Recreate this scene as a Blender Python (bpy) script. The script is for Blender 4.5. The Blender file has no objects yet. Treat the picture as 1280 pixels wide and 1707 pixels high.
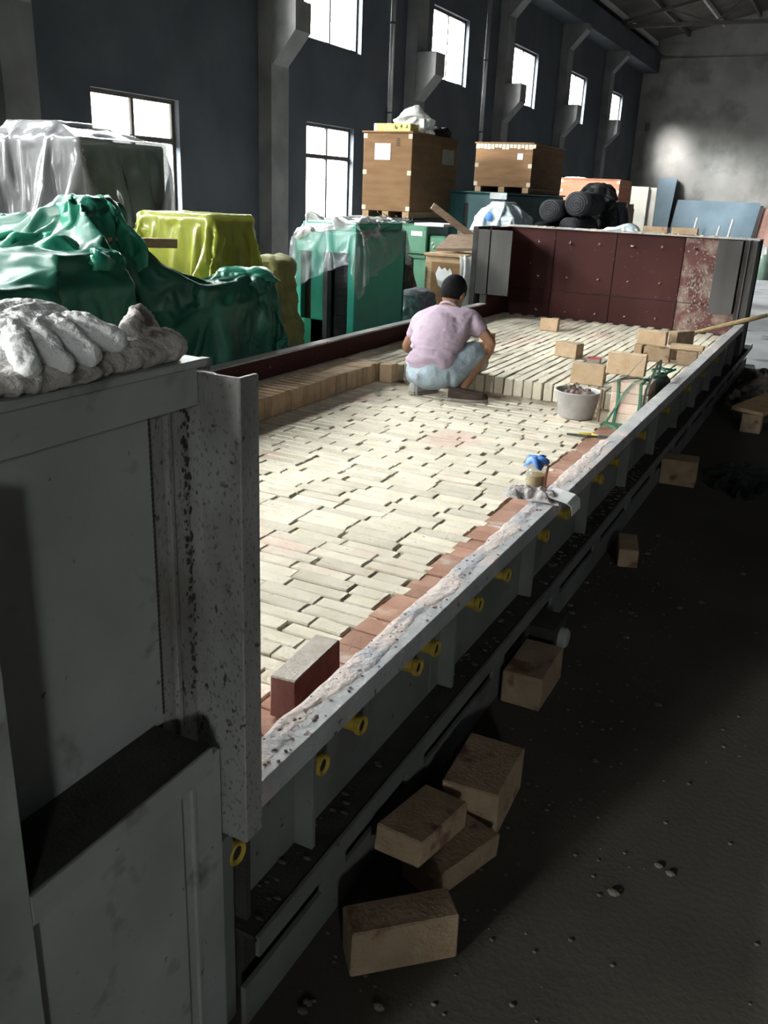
import bpy, bmesh, math, random
from mathutils import Vector, Matrix, noise, Euler

random.seed(7)
sc = bpy.context.scene
COL = sc.collection

# ------------------------------------------------------------------ camera
FPX, PITCH, YAW, ROLL = 1462.42, 0.350241, 0.461756, 0.043812
CAMP = Vector((0, 0, 1.53))
_f = Vector((-math.sin(YAW) * math.cos(PITCH), math.cos(YAW) * math.cos(PITCH), -math.sin(PITCH)))
_r = Vector((math.cos(YAW), math.sin(YAW), 0))
_u = _r.cross(_f)
_r2 = math.cos(ROLL) * _r + math.sin(ROLL) * _u
_u2 = -math.sin(ROLL) * _r + math.cos(ROLL) * _u
cd = bpy.data.cameras.new('camera')
cam = bpy.data.objects.new('camera', cd)
COL.objects.link(cam)
cd.sensor_fit = 'HORIZONTAL'
cd.sensor_width = 36
cd.lens = FPX / 1280 * 36
cd.clip_start = 0.02
cd.clip_end = 300
cam.matrix_world = Matrix(((_r2.x, _u2.x, -_f.x, CAMP.x), (_r2.y, _u2.y, -_f.y, CAMP.y), (_r2.z, _u2.z, -_f.z, CAMP.z), (0, 0, 0, 1)))
sc.camera = cam


def px(p):
    d = Vector(p) - CAMP
    z = d.dot(_f)
    return (640 + FPX * d.dot(_r2) / z, 853.5 - FPX * d.dot(_u2) / z, z)


# ------------------------------------------------------------------ world, exposure
sc.view_settings.view_transform = 'Standard'
sc.view_settings.look = 'None'
sc.view_settings.gamma = 1
sc.view_settings.use_curve_mapping = False
sc.view_settings.exposure = 0.0
SKY = 152.0
w = bpy.data.worlds.new('overcast_sky')
sc.world = w
w.use_nodes = True
nt = w.node_tree
nt.nodes.clear()
_o = nt.nodes.new('ShaderNodeOutputWorld')
_b = nt.nodes.new('ShaderNodeBackground')
_t = nt.nodes.new('ShaderNodeTexCoord')
_s = nt.nodes.new('ShaderNodeSeparateXYZ')
_m = nt.nodes.new('ShaderNodeMapRange')
_c = nt.nodes.new('ShaderNodeMix')
_c.data_type = 'RGBA'
nt.links.new(_t.outputs['Generated'], _s.inputs[0])
nt.links.new(_s.outputs['Z'], _m.inputs[0])
_m.inputs[1].default_value = 0.10
_m.inputs[2].default_value = 0.26
nt.links.new(_m.outputs[0], _c.inputs['Factor'])
_c.inputs['A'].default_value = (0.055, 0.056, 0.054, 1)
_c.inputs['B'].default_value = (0.95, 1.0, 1.0, 1)
nt.links.new(_c.outputs['Result'], _b.inputs[0])
_b.inputs[1].default_value = SKY
nt.links.new(_b.outputs[0], _o.inputs[0])
try:
    sc.cycles.use_denoising = True
    sc.cycles.max_bounces = 8
    sc.cycles.diffuse_bounces = 5
    sc.cycles.transparent_max_bounces = 16
    sc.cycles.sample_clamp_indirect = 6
except Exception:
    pass


def portal(name, loc, sx, sy, rot):
    l = bpy.data.lights.new(name, 'AREA')
    l.shape = 'RECTANGLE'
    l.size, l.size_y = sx, sy
    l.cycles.is_portal = True
    o = bpy.data.objects.new(name, l)
    o.location = loc
    o.rotation_euler = rot
    COL.objects.link(o)


# hazy low sun behind the camera, seen only through the windows of the left wall
_sl = bpy.data.lights.new('hazy_sun', 'SUN')
_sl.energy = 32.0
_sl.angle = math.radians(17)
_sl.color = (1.0, 0.97, 0.93)
_so = bpy.data.objects.new('hazy_sun', _sl)
_so.rotation_euler = Vector((1.9, 4.4, -1.5)).to_track_quat('-Z', 'Y').to_euler()
COL.objects.link(_so)

# openings of the hall: (axis wall, centre along Y, centre Z, width, height)
UPW = [(16.95 + 5.78 * k) for k in range(-5, 5)]        # upper windows, left wall
LOW = [16.9 + 5.73 * k for k in (-5, -4, -3, -2, -1, 0)]    # lower windows, left wall
for y in UPW:
    portal('window_portal', (-10.13, y, 4.98), 2.2, 1.5, (0, math.radians(-90), math.radians(0)))
for y in LOW:
    portal('window_portal', (-10.13, y, 1.85), 1.8, 2.0, (0, math.radians(-90), 0))
RGT_FILL = [-11.5]          # unseen upper window in the right wall, added for fill light
for y in RGT_FILL:
    portal('window_portal', (8.13, y, 4.98), 1.9, 1.4, (0, math.radians(90), 0))  # portal of the unseen right wall window added for fill light
portal('window_portal', (-4.5, -14.13, 5.2), 1.5, 1.2, (math.radians(90), 0, 0))   # unseen back wall window, added to brighten faces turned to the camera


# ------------------------------------------------------------------ materials
def M(name, base, base2=None, scale=6, detail=6, contrast=(0.35, 0.65), rough=0.8, metal=0.0, bump=0.0, bscale=60,
      spots=(), rand=0.0, stretch=None, alpha=1.0, trans=0.0, spec=0.4, coord='world'):
    m = bpy.data.materials.new(name)
    m.use_nodes = True
    n, l = m.node_tree.nodes, m.node_tree.links
    n.clear()
    out = n.new('ShaderNodeOutputMaterial')
    p = n.new('ShaderNodeBsdfPrincipled')
    p.inputs['Roughness'].default_value = rough
    p.inputs['Metallic'].default_value = metal
    p.inputs['Specular IOR Level'].default_value = spec
    if coord == 'world':
        src = n.new('ShaderNodeNewGeometry').outputs['Position']
    else:
        src = n.new('ShaderNodeTexCoord').outputs['Object']
    mp = n.new('ShaderNodeMapping')
    if stretch:
        mp.inputs['Scale'].default_value = stretch
    l.new(src, mp.inputs[0])

    def nz(sca, det=6, off=0.0):
        t = n.new('ShaderNodeTexNoise')
        t.inputs['Scale'].default_value = sca
        t.inputs['Detail'].default_value = det
        if off:
            a = n.new('ShaderNodeVectorMath')
            a.inputs[1].default_value = (off, off * 1.7, -off)
            l.new(mp.outputs[0], a.inputs[0])
            l.new(a.outputs[0], t.inputs['Vector'])
        else:
            l.new(mp.outputs[0], t.inputs['Vector'])
        return t.outputs['Fac']

    def mix(fac, a, b):
        x = n.new('ShaderNodeMix')
        x.data_type = 'RGBA'
        l.new(fac, x.inputs['Factor'])
        for key, v in (('A', a), ('B', b)):
            if isinstance(v, tuple):
                x.inputs[key].default_value = (*v, 1)
            else:
                l.new(v, x.inputs[key])
        return x.outputs['Result']

    def ramp(s, lo, hi):
        r = n.new('ShaderNodeMapRange')
        r.inputs[1].default_value = lo
        r.inputs[2].default_value = hi
        l.new(s, r.inputs[0])
        return r.outputs[0]

    colr = tuple(base)
    if base2:
        colr = mix(ramp(nz(scale, detail), *contrast), tuple(base), tuple(base2))
    for i, (sc_, ss, lo, hi) in enumerate(spots):
        colr = mix(ramp(nz(ss, 8, 3.1 * (i + 1)), lo, hi), colr, tuple(sc_))
    if rand:
        oi = n.new('ShaderNodeObjectInfo')
        ge = n.new('ShaderNodeNewGeometry')
        ad = n.new('ShaderNodeMath')
        l.new(oi.outputs['Random'], ad.inputs[0])
        l.new(ge.outputs['Random Per Island'], ad.inputs[1])
        fr = n.new('ShaderNodeMath')
        fr.operation = 'FRACT'
        l.new(ad.outputs[0], fr.inputs[0])
        mr = n.new('ShaderNodeMapRange')
        mr.inputs[3].default_value = 1 - rand
        mr.inputs[4].default_value = 1 + rand * 0.6
        l.new(fr.outputs[0], mr.inputs[0])
        hs = n.new('ShaderNodeHueSaturation')
        if isinstance(colr, tuple):
            hs.inputs['Color'].default_value = (*colr, 1)
        else:
            l.new(colr, hs.inputs['Color'])
        l.new(mr.outputs[0], hs.inputs['Value'])
        colr = hs.outputs[0]
    if isinstance(colr, tuple):
        p.inputs['Base Color'].default_value = (*colr, 1)
    else:
        l.new(colr, p.inputs['Base Color'])
    if bump:
        bp = n.new('ShaderNodeBump')
        bp.inputs['Strength'].default_value = bump
        bp.inputs['Distance'].default_value = 0.01
        l.new(nz(bscale, 6, 1.3), bp.inputs['Height'])
        l.new(bp.outputs[0], p.inputs['Normal'])
    last = p.outputs[0]
    if trans:
        tr = n.new('ShaderNodeBsdfTranslucent')
        if isinstance(colr, tuple):
            tr.inputs[0].default_value = (*colr, 1)
        else:
            l.new(colr, tr.inputs[0])
        x = n.new('ShaderNodeMixShader')
        x.inputs[0].default_value = trans
        l.new(last, x.inputs[1])
        l.new(tr.outputs[0], x.inputs[2])
        last = x.outputs[0]
    if alpha < 1:
        tp = n.new('ShaderNodeBsdfTransparent')
        x = n.new('ShaderNodeMixShader')
        x.inputs[0].default_value = alpha
        l.new(tp.outputs[0], x.inputs[1])
        l.new(last, x.inputs[2])
        last = x.outputs[0]
    l.new(last, out.inputs[0])
    return m


MT = {}
MT['ground'] = M('ground_concrete', (0.048, 0.042, 0.033), (0.074, 0.066, 0.053), 1.3, rough=0.95, bump=0.2, bscale=60,
                 spots=[((0.05, 0.045, 0.038), 9, 0.6, 0.75)])
MT['slab'] = M('pale_concrete', (0.36, 0.365, 0.365), (0.48, 0.485, 0.485), 1.1, rough=0.9, bump=0.3, bscale=30,
               spots=[((0.15, 0.15, 0.145), 1.6, 0.58, 0.7)])
MT['wall'] = M('dark_bluish_plaster', (0.036, 0.043, 0.052), (0.055, 0.063, 0.072), 0.9, rough=0.95, bump=0.15, bscale=8)  # dark bluish wall tone, lowered to cut warm bounced light
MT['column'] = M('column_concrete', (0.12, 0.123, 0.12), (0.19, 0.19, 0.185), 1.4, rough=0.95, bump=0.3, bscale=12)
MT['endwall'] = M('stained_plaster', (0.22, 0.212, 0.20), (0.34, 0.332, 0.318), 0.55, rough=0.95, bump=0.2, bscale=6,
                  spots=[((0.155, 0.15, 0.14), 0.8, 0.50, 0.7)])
MT['roof'] = M('roof_sheet', (0.055, 0.05, 0.044), (0.09, 0.082, 0.074), 1.0, rough=0.9)
MT['purlin'] = M('purlin_paint', (0.45, 0.45, 0.43), (0.55, 0.55, 0.53), 3, rough=0.8)
MT['truss'] = M('truss_steel', (0.07, 0.065, 0.06), (0.10, 0.09, 0.085), 3, rough=0.7)
MT['frame'] = M('window_frame_paint', (0.045, 0.04, 0.035), (0.07, 0.065, 0.06), 5, rough=0.7)
MT['pipe'] = M('pipe_plastic', (0.42, 0.43, 0.42), (0.33, 0.34, 0.33), 3, rough=0.6)
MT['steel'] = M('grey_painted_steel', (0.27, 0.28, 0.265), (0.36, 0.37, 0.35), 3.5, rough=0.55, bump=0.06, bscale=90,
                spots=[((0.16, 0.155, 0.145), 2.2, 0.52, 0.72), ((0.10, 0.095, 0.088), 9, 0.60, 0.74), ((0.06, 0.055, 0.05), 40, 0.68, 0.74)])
MT['steel_side'] = M('shaded_dirty_steel', (0.125, 0.13, 0.122), (0.18, 0.185, 0.172), 3.5, rough=0.6, bump=0.06, bscale=90,  # darker grey steel: shade beside the kiln put into colour, plus dirt spots
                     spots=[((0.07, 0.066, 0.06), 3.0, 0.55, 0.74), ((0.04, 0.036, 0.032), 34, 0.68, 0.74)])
MT['steel_far'] = M('dark_end_steel', (0.034, 0.033, 0.031), (0.075, 0.072, 0.067), 3.0, rough=0.7, bump=0.1, bscale=80, stretch=(1, 1, 0.3))  # darker steel tone for the far end, drawn out vertically
MT['grit'] = M('dark_grit', (0.07, 0.062, 0.052), (0.12, 0.108, 0.09), 14, rough=1.0)
MT['steel_speck'] = M('speckled_steel', (0.27, 0.268, 0.255), (0.36, 0.355, 0.338), 5, rough=0.6, bump=0.15, bscale=120,
                      spots=[((0.12, 0.11, 0.10), 160, 0.56, 0.68), ((0.15, 0.135, 0.12), 5, 0.52, 0.72), ((0.05, 0.045, 0.04), 75, 0.64, 0.69)],
                      stretch=(1, 1, 0.6))
MT['steel_dark'] = M('dark_speckled_steel', (0.030, 0.027, 0.025), (0.05, 0.046, 0.042), 12, rough=0.9, bump=0.4, bscale=140,
                     spots=[((0.12, 0.11, 0.10), 90, 0.70, 0.76)])  # dark steel with pale specks; also carries the shade on the flange top
MT['rim'] = M('mortar_smeared_steel', (0.33, 0.335, 0.34), (0.43, 0.43, 0.42), 6, rough=0.7, bump=0.5, bscale=50,
              spots=[((0.52, 0.44, 0.40), 4.5, 0.52, 0.62), ((0.16, 0.10, 0.08), 28, 0.66, 0.70), ((0.60, 0.57, 0.53), 16, 0.62, 0.70)])
MT['rim_mortar'] = M('smeared_mortar', (0.56, 0.475, 0.43), (0.66, 0.575, 0.52), 8, rough=0.95, bump=0.8, bscale=70,
                     spots=[((0.40, 0.405, 0.42), 7, 0.50, 0.62), ((0.30, 0.21, 0.18), 24, 0.62, 0.70)])
MT['primer'] = M('red_primer', (0.038, 0.0115, 0.0105), (0.052, 0.0165, 0.0145), 2.2, spec=0.2, rough=0.8, bump=0.1, bscale=60,
                 spots=[((0.30, 0.22, 0.19), 30, 0.68, 0.74)])
MT['primer_mortar'] = M('red_primer_mortar_splashed', (0.085, 0.029, 0.026), (0.115, 0.042, 0.037), 2.2, rough=0.8, bump=0.5, bscale=60,
                        spots=[((0.26, 0.20, 0.165), 5.5, 0.50, 0.66), ((0.34, 0.29, 0.25), 40, 0.60, 0.68)])
MT['bolt'] = M('anchor_steel', (0.72, 0.68, 0.62), (0.55, 0.50, 0.45), 50, rough=0.5, metal=0.2)
MT['yellow'] = M('yellow_pipe_paint', (0.46, 0.33, 0.045), (0.34, 0.23, 0.03), 30, rough=0.5)
MT['brick'] = M('cream_firebrick', (0.66, 0.60, 0.46), (0.74, 0.685, 0.55), 9, rough=0.95, bump=0.55, bscale=70, rand=0.16,
                spots=[((0.70, 0.53, 0.43), 2.1, 0.56, 0.72), ((0.46, 0.40, 0.30), 38, 0.66, 0.73)])
MT['brick_side'] = M('tan_firebrick', (0.43, 0.305, 0.185), (0.50, 0.37, 0.24), 12, rough=0.95, bump=0.4, bscale=70, rand=0.15,
                     spots=[((0.38, 0.27, 0.17), 22, 0.64, 0.72)])
MT['brick_red'] = M('red_border_brick', (0.37, 0.19, 0.125), (0.46, 0.265, 0.185), 7, rough=0.95, bump=0.45, bscale=70, rand=0.2,
                    spots=[((0.60, 0.50, 0.42), 6, 0.60, 0.75)])
MT['brick_old'] = M('old_dusty_brick', (0.30, 0.21, 0.13), (0.40, 0.29, 0.19), 14, rough=0.95, bump=0.6, bscale=90, rand=0.2,
                    spots=[((0.17, 0.08, 0.055), 9, 0.58, 0.66), ((0.33, 0.28, 0.15), 16, 0.64, 0.72)])
MT['brick_maroon'] = M('maroon_brick', (0.30, 0.135, 0.11), (0.38, 0.18, 0.15), 18, rough=0.9, bump=0.4, bscale=100,
                       spots=[((0.42, 0.30, 0.25), 45, 0.66, 0.72)])
MT['brick_top'] = M('dusty_brick_face', (0.42, 0.37, 0.31), (0.50, 0.45, 0.39), 30, rough=0.95, bump=0.5, bscale=120)
MT['mortar'] = M('mortar_bed', (0.45, 0.38, 0.28), (0.55, 0.47, 0.36), 20, rough=1.0, bump=0.8, bscale=60)
MT['mortar_wet'] = M('wet_mortar', (0.13, 0.09, 0.075), (0.21, 0.155, 0.13), 15, rough=0.8, bump=0.9, bscale=40)
MT['tarp'] = M('green_tarp', (0.018, 0.185, 0.115), (0.03, 0.25, 0.16), 3, rough=0.42, bump=0.3, bscale=14, trans=0.12)
MT['tarp_dark'] = M('dark_green_tarp', (0.012, 0.088, 0.058), (0.018, 0.125, 0.082), 2, rough=0.45, bump=0.3, bscale=12, trans=0.05)
MT['film'] = M('grey_plastic_film', (0.24, 0.245, 0.25), (0.32, 0.325, 0.33), 3, rough=0.16, bump=0.35, bscale=9, trans=0.1, alpha=0.72, spec=0.9)
MT['film_clear'] = M('clear_plastic_film', (0.70, 0.78, 0.80), (0.80, 0.86, 0.88), 6, rough=0.14, bump=0.5, bscale=22, alpha=0.28, spec=0.9)
MT['film_white'] = M('white_plastic_film', (0.66, 0.67, 0.65), (0.76, 0.77, 0.75), 6, rough=0.3, bump=0.5, bscale=25, trans=0.3)
MT['film_blue'] = M('pale_blue_plastic', (0.62, 0.74, 0.80), (0.80, 0.88, 0.91), 5, rough=0.22, bump=0.5, bscale=18, trans=0.25, spec=0.7)
MT['film_yellow'] = M('yellow_green_plastic', (0.33, 0.37, 0.04), (0.42, 0.455, 0.065), 3, rough=0.22, bump=0.4, bscale=12, trans=0.2, alpha=0.78, spec=0.6)
MT['sack_olive'] = M('olive_cloth', (0.17, 0.165, 0.055), (0.24, 0.23, 0.09), 6, rough=0.75, bump=0.4, bscale=20)
MT['teal'] = M('teal_paint', (0.03, 0.33, 0.23), (0.04, 0.38, 0.27), 4, rough=0.4)
MT['bottle_green'] = M('pale_bottle_green', (0.13, 0.20, 0.15), (0.18, 0.26, 0.20), 8, rough=0.5)
MT['crust'] = M('dried_mortar_crust', (0.20, 0.16, 0.135), (0.30, 0.25, 0.21), 30, rough=1.0, bump=0.6, bscale=80)
MT['teal_dull'] = M('dull_teal_paint', (0.025, 0.105, 0.115), (0.04, 0.14, 0.15), 3, rough=0.45)
MT['green_machine'] = M('green_machine_paint', (0.035, 0.13, 0.075), (0.05, 0.17, 0.10), 5, rough=0.45,
                        spots=[((0.02, 0.05, 0.03), 12, 0.62, 0.70)])
MT['black'] = M('matt_black', (0.012, 0.012, 0.013), (0.022, 0.022, 0.024), 6, rough=0.7)
MT['darkgrey'] = M('dark_grey_metal', (0.055, 0.057, 0.06), (0.08, 0.082, 0.085), 6, rough=0.6)
MT['ply'] = M('plywood', (0.19, 0.100, 0.043), (0.24, 0.133, 0.061), 3, rough=0.8, bump=0.15, bscale=30, stretch=(1, 1, 5))
MT['ply_tape'] = M('packing_tape', (0.55, 0.47, 0.36), (0.62, 0.55, 0.44), 20, rough=0.4)
MT['ply_red'] = M('reddish_plywood', (0.42, 0.17, 0.10), (0.52, 0.23, 0.14), 3, rough=0.8, stretch=(1, 1, 5))
MT['wood'] = M('bare_wood', (0.34, 0.22, 0.12), (0.46, 0.32, 0.19), 12, rough=0.8, stretch=(1, 1, 4))
MT['wood_dark'] = M('dark_wood', (0.13, 0.09, 0.06), (0.19, 0.13, 0.085), 12, rough=0.8, stretch=(1, 1, 4))
MT['bamboo'] = M('worn_wood_handle', (0.30, 0.22, 0.10), (0.42, 0.31, 0.16), 30, rough=0.7)
MT['paper'] = M('white_paper', (0.72, 0.72, 0.70), (0.80, 0.80, 0.78), 12, rough=0.8)
MT['grey_label'] = M('silver_label', (0.50, 0.54, 0.55), (0.68, 0.71, 0.72), 12, rough=0.4)
MT['yellow_card'] = M('yellow_carton', (0.80, 0.66, 0.16), (0.86, 0.74, 0.28), 10, rough=0.7)
MT['felt'] = M('dark_felt', (0.028, 0.030, 0.036), (0.05, 0.052, 0.06), 10, rough=1.0, bump=0.4, bscale=50)
MT['felt_end'] = M('grey_felt_end', (0.15, 0.155, 0.17), (0.09, 0.092, 0.10), 30, rough=1.0, bump=0.4, bscale=60)
MT['navy'] = M('navy_cloth', (0.030, 0.032, 0.045), (0.05, 0.052, 0.07), 8, rough=0.95, bump=0.3, bscale=40)
MT['bluesheet'] = M('blue_painted_sheet', (0.10, 0.15, 0.19), (0.135, 0.195, 0.235), 1.2, rough=0.55)
MT['board'] = M('pale_board', (0.36, 0.35, 0.30), (0.43, 0.42, 0.37), 4, rough=0.85)
MT['pink'] = M('dull_pink_paint', (0.42, 0.24, 0.20), (0.52, 0.32, 0.27), 3, rough=0.7)
MT['skin'] = M('skin', (0.255, 0.125, 0.072), (0.30, 0.155, 0.092), 9, rough=0.5, bump=0.05, bscale=80)
MT['hair'] = M('black_hair', (0.005, 0.005, 0.0055), (0.012, 0.0115, 0.0115), 60, spec=0.1, rough=0.8, bump=0.8, bscale=150)
MT['shirt'] = M('pale_lilac_cotton', (0.33, 0.255, 0.315), (0.39, 0.31, 0.365), 8, rough=0.9, bump=0.25, bscale=30)
MT['shorts'] = M('washed_denim', (0.24, 0.305, 0.345), (0.33, 0.395, 0.43), 14, rough=0.9, bump=0.3, bscale=60)
MT['shoe'] = M('brown_canvas', (0.040, 0.026, 0.020), (0.060, 0.041, 0.031), 20, rough=0.9)
MT['sole'] = M('shoe_sole', (0.20, 0.17, 0.145), (0.27, 0.235, 0.20), 20, rough=0.9)
MT['shoe_grey'] = M('grey_canvas', (0.26, 0.26, 0.23), (0.35, 0.35, 0.31), 20, rough=0.9)
MT['glove'] = M('white_cotton_glove', (0.82, 0.815, 0.80), (0.88, 0.875, 0.865), 25, rough=0.95, bump=0.4, bscale=260,
                spots=[((0.50, 0.43, 0.37), 16, 0.62, 0.74)])
MT['glove_dirty'] = M('soiled_cotton', (0.40, 0.375, 0.345), (0.56, 0.53, 0.50), 20, rough=0.95, bump=0.4, bscale=260,
                      spots=[((0.15, 0.125, 0.105), 20, 0.58, 0.68)])
MT['tub'] = M('grey_rubber_tub', (0.33, 0.325, 0.31), (0.43, 0.42, 0.40), 14, rough=0.75, bump=0.15, bscale=40)
MT['strap'] = M('green_strap', (0.035, 0.14, 0.075), (0.055, 0.20, 0.12), 30, rough=0.4)
MT['strap_dark'] = M('dark_strap', (0.02, 0.032, 0.025), (0.035, 0.05, 0.04), 30, rough=0.5)
MT['redplastic'] = M('red_plastic', (0.55, 0.045, 0.045), (0.62, 0.07, 0.06), 20, rough=0.4)
MT['yellowplastic'] = M('yellow_grip', (0.60, 0.45, 0.03), (0.66, 0.52, 0.06), 20, rough=0.4)
MT['bluelid'] = M('blue_plastic_bag', (0.045, 0.16, 0.50), (0.09, 0.24, 0.62), 40, rough=0.35, bump=0.4, bscale=60)
MT['jar'] = M('clear_jar_plastic', (0.82, 0.80, 0.76), rough=0.12, alpha=0.22, spec=0.8)
MT['tea'] = M('yellow_tea', (0.42, 0.33, 0.05), (0.30, 0.22, 0.03), 60, rough=0.25)
MT['rag'] = M('mortar_stained_rag', (0.42, 0.385, 0.365), (0.54, 0.50, 0.48), 24, rough=0.95, bump=0.6, bscale=120,
              spots=[((0.17, 0.13, 0.115), 26, 0.56, 0.66)])
MT['rubble'] = M('rubble', (0.12, 0.105, 0.09), (0.22, 0.20, 0.175), 14, rough=1.0, bump=0.8, bscale=40)
MT['glass'] = M('dusty_glass', (0.8, 0.85, 0.85), rough=0.2, alpha=0.06)
MT['corr'] = M('corrugated_translucent', (0.80, 0.78, 0.72), (0.70, 0.68, 0.62), 4, rough=0.6, trans=0.55)
MT['net'] = M('dark_green_net', (0.012, 0.022, 0.02), (0.022, 0.035, 0.03), 14, rough=0.9)
MT['ink'] = M('black_ink', (0.02, 0.02, 0.02), rough=0.6)


# ------------------------------------------------------------------ helpers
class MB:
    def __init__(s):
        s.v, s.f = [], []

    def add(s, vs, fs):
        b = len(s.v)
        s.v += [tuple(x) for x in vs]
        s.f += [tuple(b + i for i in f) for f in fs]
        return s

    def box(s, x0, x1, y0, y1, z0, z1):
        vs = [(x, y, z) for z in (z0, z1) for y in (y0, y1) for x in (x0, x1)]
        return s.add(vs, [(0, 2, 3, 1), (4, 5, 7, 6), (0, 1, 5, 4), (2, 6, 7, 3), (0, 4, 6, 2), (1, 3, 7, 5)])

    def obox(s, c, size, mat):
        hx, hy, hz = size[0] / 2, size[1] / 2, size[2] / 2
        vs = [mat @ Vector((x, y, z)) + Vector(c) for z in (-hz, hz) for y in (-hy, hy) for x in (-hx, hx)]
        return s.add(vs, [(0, 2, 3, 1), (4, 5, 7, 6), (0, 1, 5, 4), (2, 6, 7, 3), (0, 4, 6, 2), (1, 3, 7, 5)])

    def bar(s, a, b, wx, wz, up=(0, 0, 1)):
        a, b = Vector(a), Vector(b)
        d = (b - a)
        L = d.length
        d.normalize()
        side = d.cross(Vector(up))
        if side.length < 1e-4:
            side = d.cross(Vector((1, 0, 0)))
        side.normalize()
        u = side.cross(d)
        m = Matrix((side, d, u)).transposed()
        return s.obox((a + b) / 2, (wx, L, wz), m)

    def prism(s, poly, axis, a, b):
        # poly: 2D points in the two other axes, in order; extruded along axis from a to b
        def mk(p, t):
            if axis == 'x':
                return (t, p[0], p[1])
            if axis == 'y':
                return (p[0], t, p[1])
            return (p[0], p[1], t)
        n = len(poly)
        vs = [mk(p, a) for p in poly] + [mk(p, b) for p in poly]
        fs = [tuple(range(n)), tuple(range(2 * n - 1, n - 1, -1))] + [(i, n + i, n + (i + 1) % n, (i + 1) % n) for i in range(n)]
        return s.add(vs, fs)

    def tube(s, pts, r, n=10, cap=True):
        pts = [Vector(p) for p in pts]
        rs = r if isinstance(r, (list, tuple)) else [r] * len(pts)
        rings = []
        prev = None
        for i, p in enumerate(pts):
            d = (pts[min(i + 1, len(pts) - 1)] - pts[max(i - 1, 0)])
            d.normalize()
            if prev is None:
                prev = d.orthogonal().normalized()
            a = prev - d * prev.dot(d)
            if a.length < 1e-5:
                a = d.orthogonal()
            a.normalize()
            prev = a
            b = d.cross(a)
            rings.append([p + (a * math.cos(t) + b * math.sin(t)) * rs[i] for t in (2 * math.pi * k / n for k in range(n))])
        vs = [v for ring in rings for v in ring]
        fs = [(i * n + k, i * n + (k + 1) % n, (i + 1) * n + (k + 1) % n, (i + 1) * n + k) for i in range(len(pts) - 1) for k in range(n)]
        if cap:
            fs += [tuple(reversed(range(n))), tuple(range((len(pts) - 1) * n, len(pts) * n))]
        return s.add(vs, fs)

    def lathe(s, prof, c=(0, 0, 0), n=24, axis='z'):
        vs = []
        for r, z in prof:
            for k in range(n):
                t = 2 * math.pi * k / n
                p = (r * math.cos(t), r * math.sin(t), z)
                if axis == 'x':
                    p = (z, r * math.cos(t), r * math.sin(t))
                elif axis == 'y':
                    p = (r * math.sin(t), z, r * math.cos(t))
                vs.append((c[0] + p[0], c[1] + p[1], c[2] + p[2]))
        fs = [(i * n + k, i * n + (k + 1) % n, (i + 1) * n + (k + 1) % n, (i + 1) * n + k) for i in range(len(prof) - 1) for k in range(n)]
        return s.add(vs, fs)

    def ribbon(s, pts, wdt, side=(1, 0, 0), th=0.0015):
        pts = [Vector(p) for p in pts]
        vs = []
        for i, p in enumerate(pts):
            d = (pts[min(i + 1, len(pts) - 1)] - pts[max(i - 1, 0)]).normalized()
            sd = Vector(side) - d * d.dot(Vector(side))
            sd.normalize()
            nn = d.cross(sd) * th
            for q in (-1, 1):
                vs.append(p + sd * wdt / 2 * q + nn)
            for q in (1, -1):
                vs.append(p + sd * wdt / 2 * q - nn)
        fs = []
        for i in range(len(pts) - 1):
            for k in range(4):
                fs.append((i * 4 + k, i * 4 + (k + 1) % 4, i * 4 + 4 + (k + 1) % 4, i * 4 + 4 + k))
        fs += [(0, 3, 2, 1), tuple(len(vs) - 4 + k for k in range(4))]
        return s.add(vs, fs)

    def mesh(s, name, bevel=0.0, smooth=False, weld=False):
        me = bpy.data.meshes.new(name)
        me.from_pydata(s.v, [], s.f)
        bm = bmesh.new()
        bm.from_mesh(me)
        if weld:
            bmesh.ops.remove_doubles(bm, verts=bm.verts, dist=1e-5)
        bmesh.ops.recalc_face_normals(bm, faces=bm.faces)
        if bevel:
            bmesh.ops.bevel(bm, geom=[e for e in bm.edges if len(e.link_faces) == 2 and e.calc_face_angle(0) > 0.5], offset=bevel, segments=1, affect='EDGES', clamp_overlap=True)
        bm.to_mesh(me)
        bm.free()
        if smooth:
            me.polygons.foreach_set('use_smooth', [True] * len(me.polygons))
        return me


def put(name, me, m, parent=None, loc=None, rot=None):
    if isinstance(me, MB):
        me = me.mesh(name)
    o = bpy.data.objects.new(name, me)
    if m is not None and not me.materials:
        me.materials.append(MT[m] if isinstance(m, str) else m)
    COL.objects.link(o)
    if loc is not None:
        o.location = loc
    if rot is not None:
        o.rotation_euler = rot
    if parent is not None:
        o.parent = parent
    return o


def tag(o, label, cat, group=None):
    o['label'] = label
    o['category'] = cat
    if group:
        o['group'] = group
    return o


def thing(name, label, cat, loc=(0, 0, 0), rz=0.0, group=None):
    o = bpy.data.objects.new(name, None)
    o.empty_display_size = 0.1
    COL.objects.link(o)
    o.location = loc
    o.rotation_euler = (0, 0, rz)
    return tag(o, label, cat, group)


def struct(name, me, m, label=None):
    o = put(name, me, m)
    o['kind'] = 'structure'
    if label:
        o['label'] = label
    return o


def wpart(name, mb, m, parent, bevel=0.0, smooth=False):
    """mb holds world coordinates; the part is parented to a thing placed at parent.location"""
    me = mb.mesh(name, bevel, smooth)
    o = put(name, me, m, parent)
    inv = Matrix.Translation(-Vector(parent.location)) if parent.rotation_euler.z == 0 else parent.matrix_basis.inverted()
    if parent.parent:
        inv = (parent.parent.matrix_basis @ parent.matrix_basis).inverted()
    me.transform(inv)
    return o


def copy_tree(o, parent=None):
    c = o.copy()
    COL.objects.link(c)
    c.parent = parent
    for ch in list(o.children):
        copy_tree(ch, c)
    return c


def fbm(p, s, seed=0.0):
    return noise.fractal(Vector(p) * s + Vector((seed, seed * 1.3, -seed)), 1.0, 2.0, 4)


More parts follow.
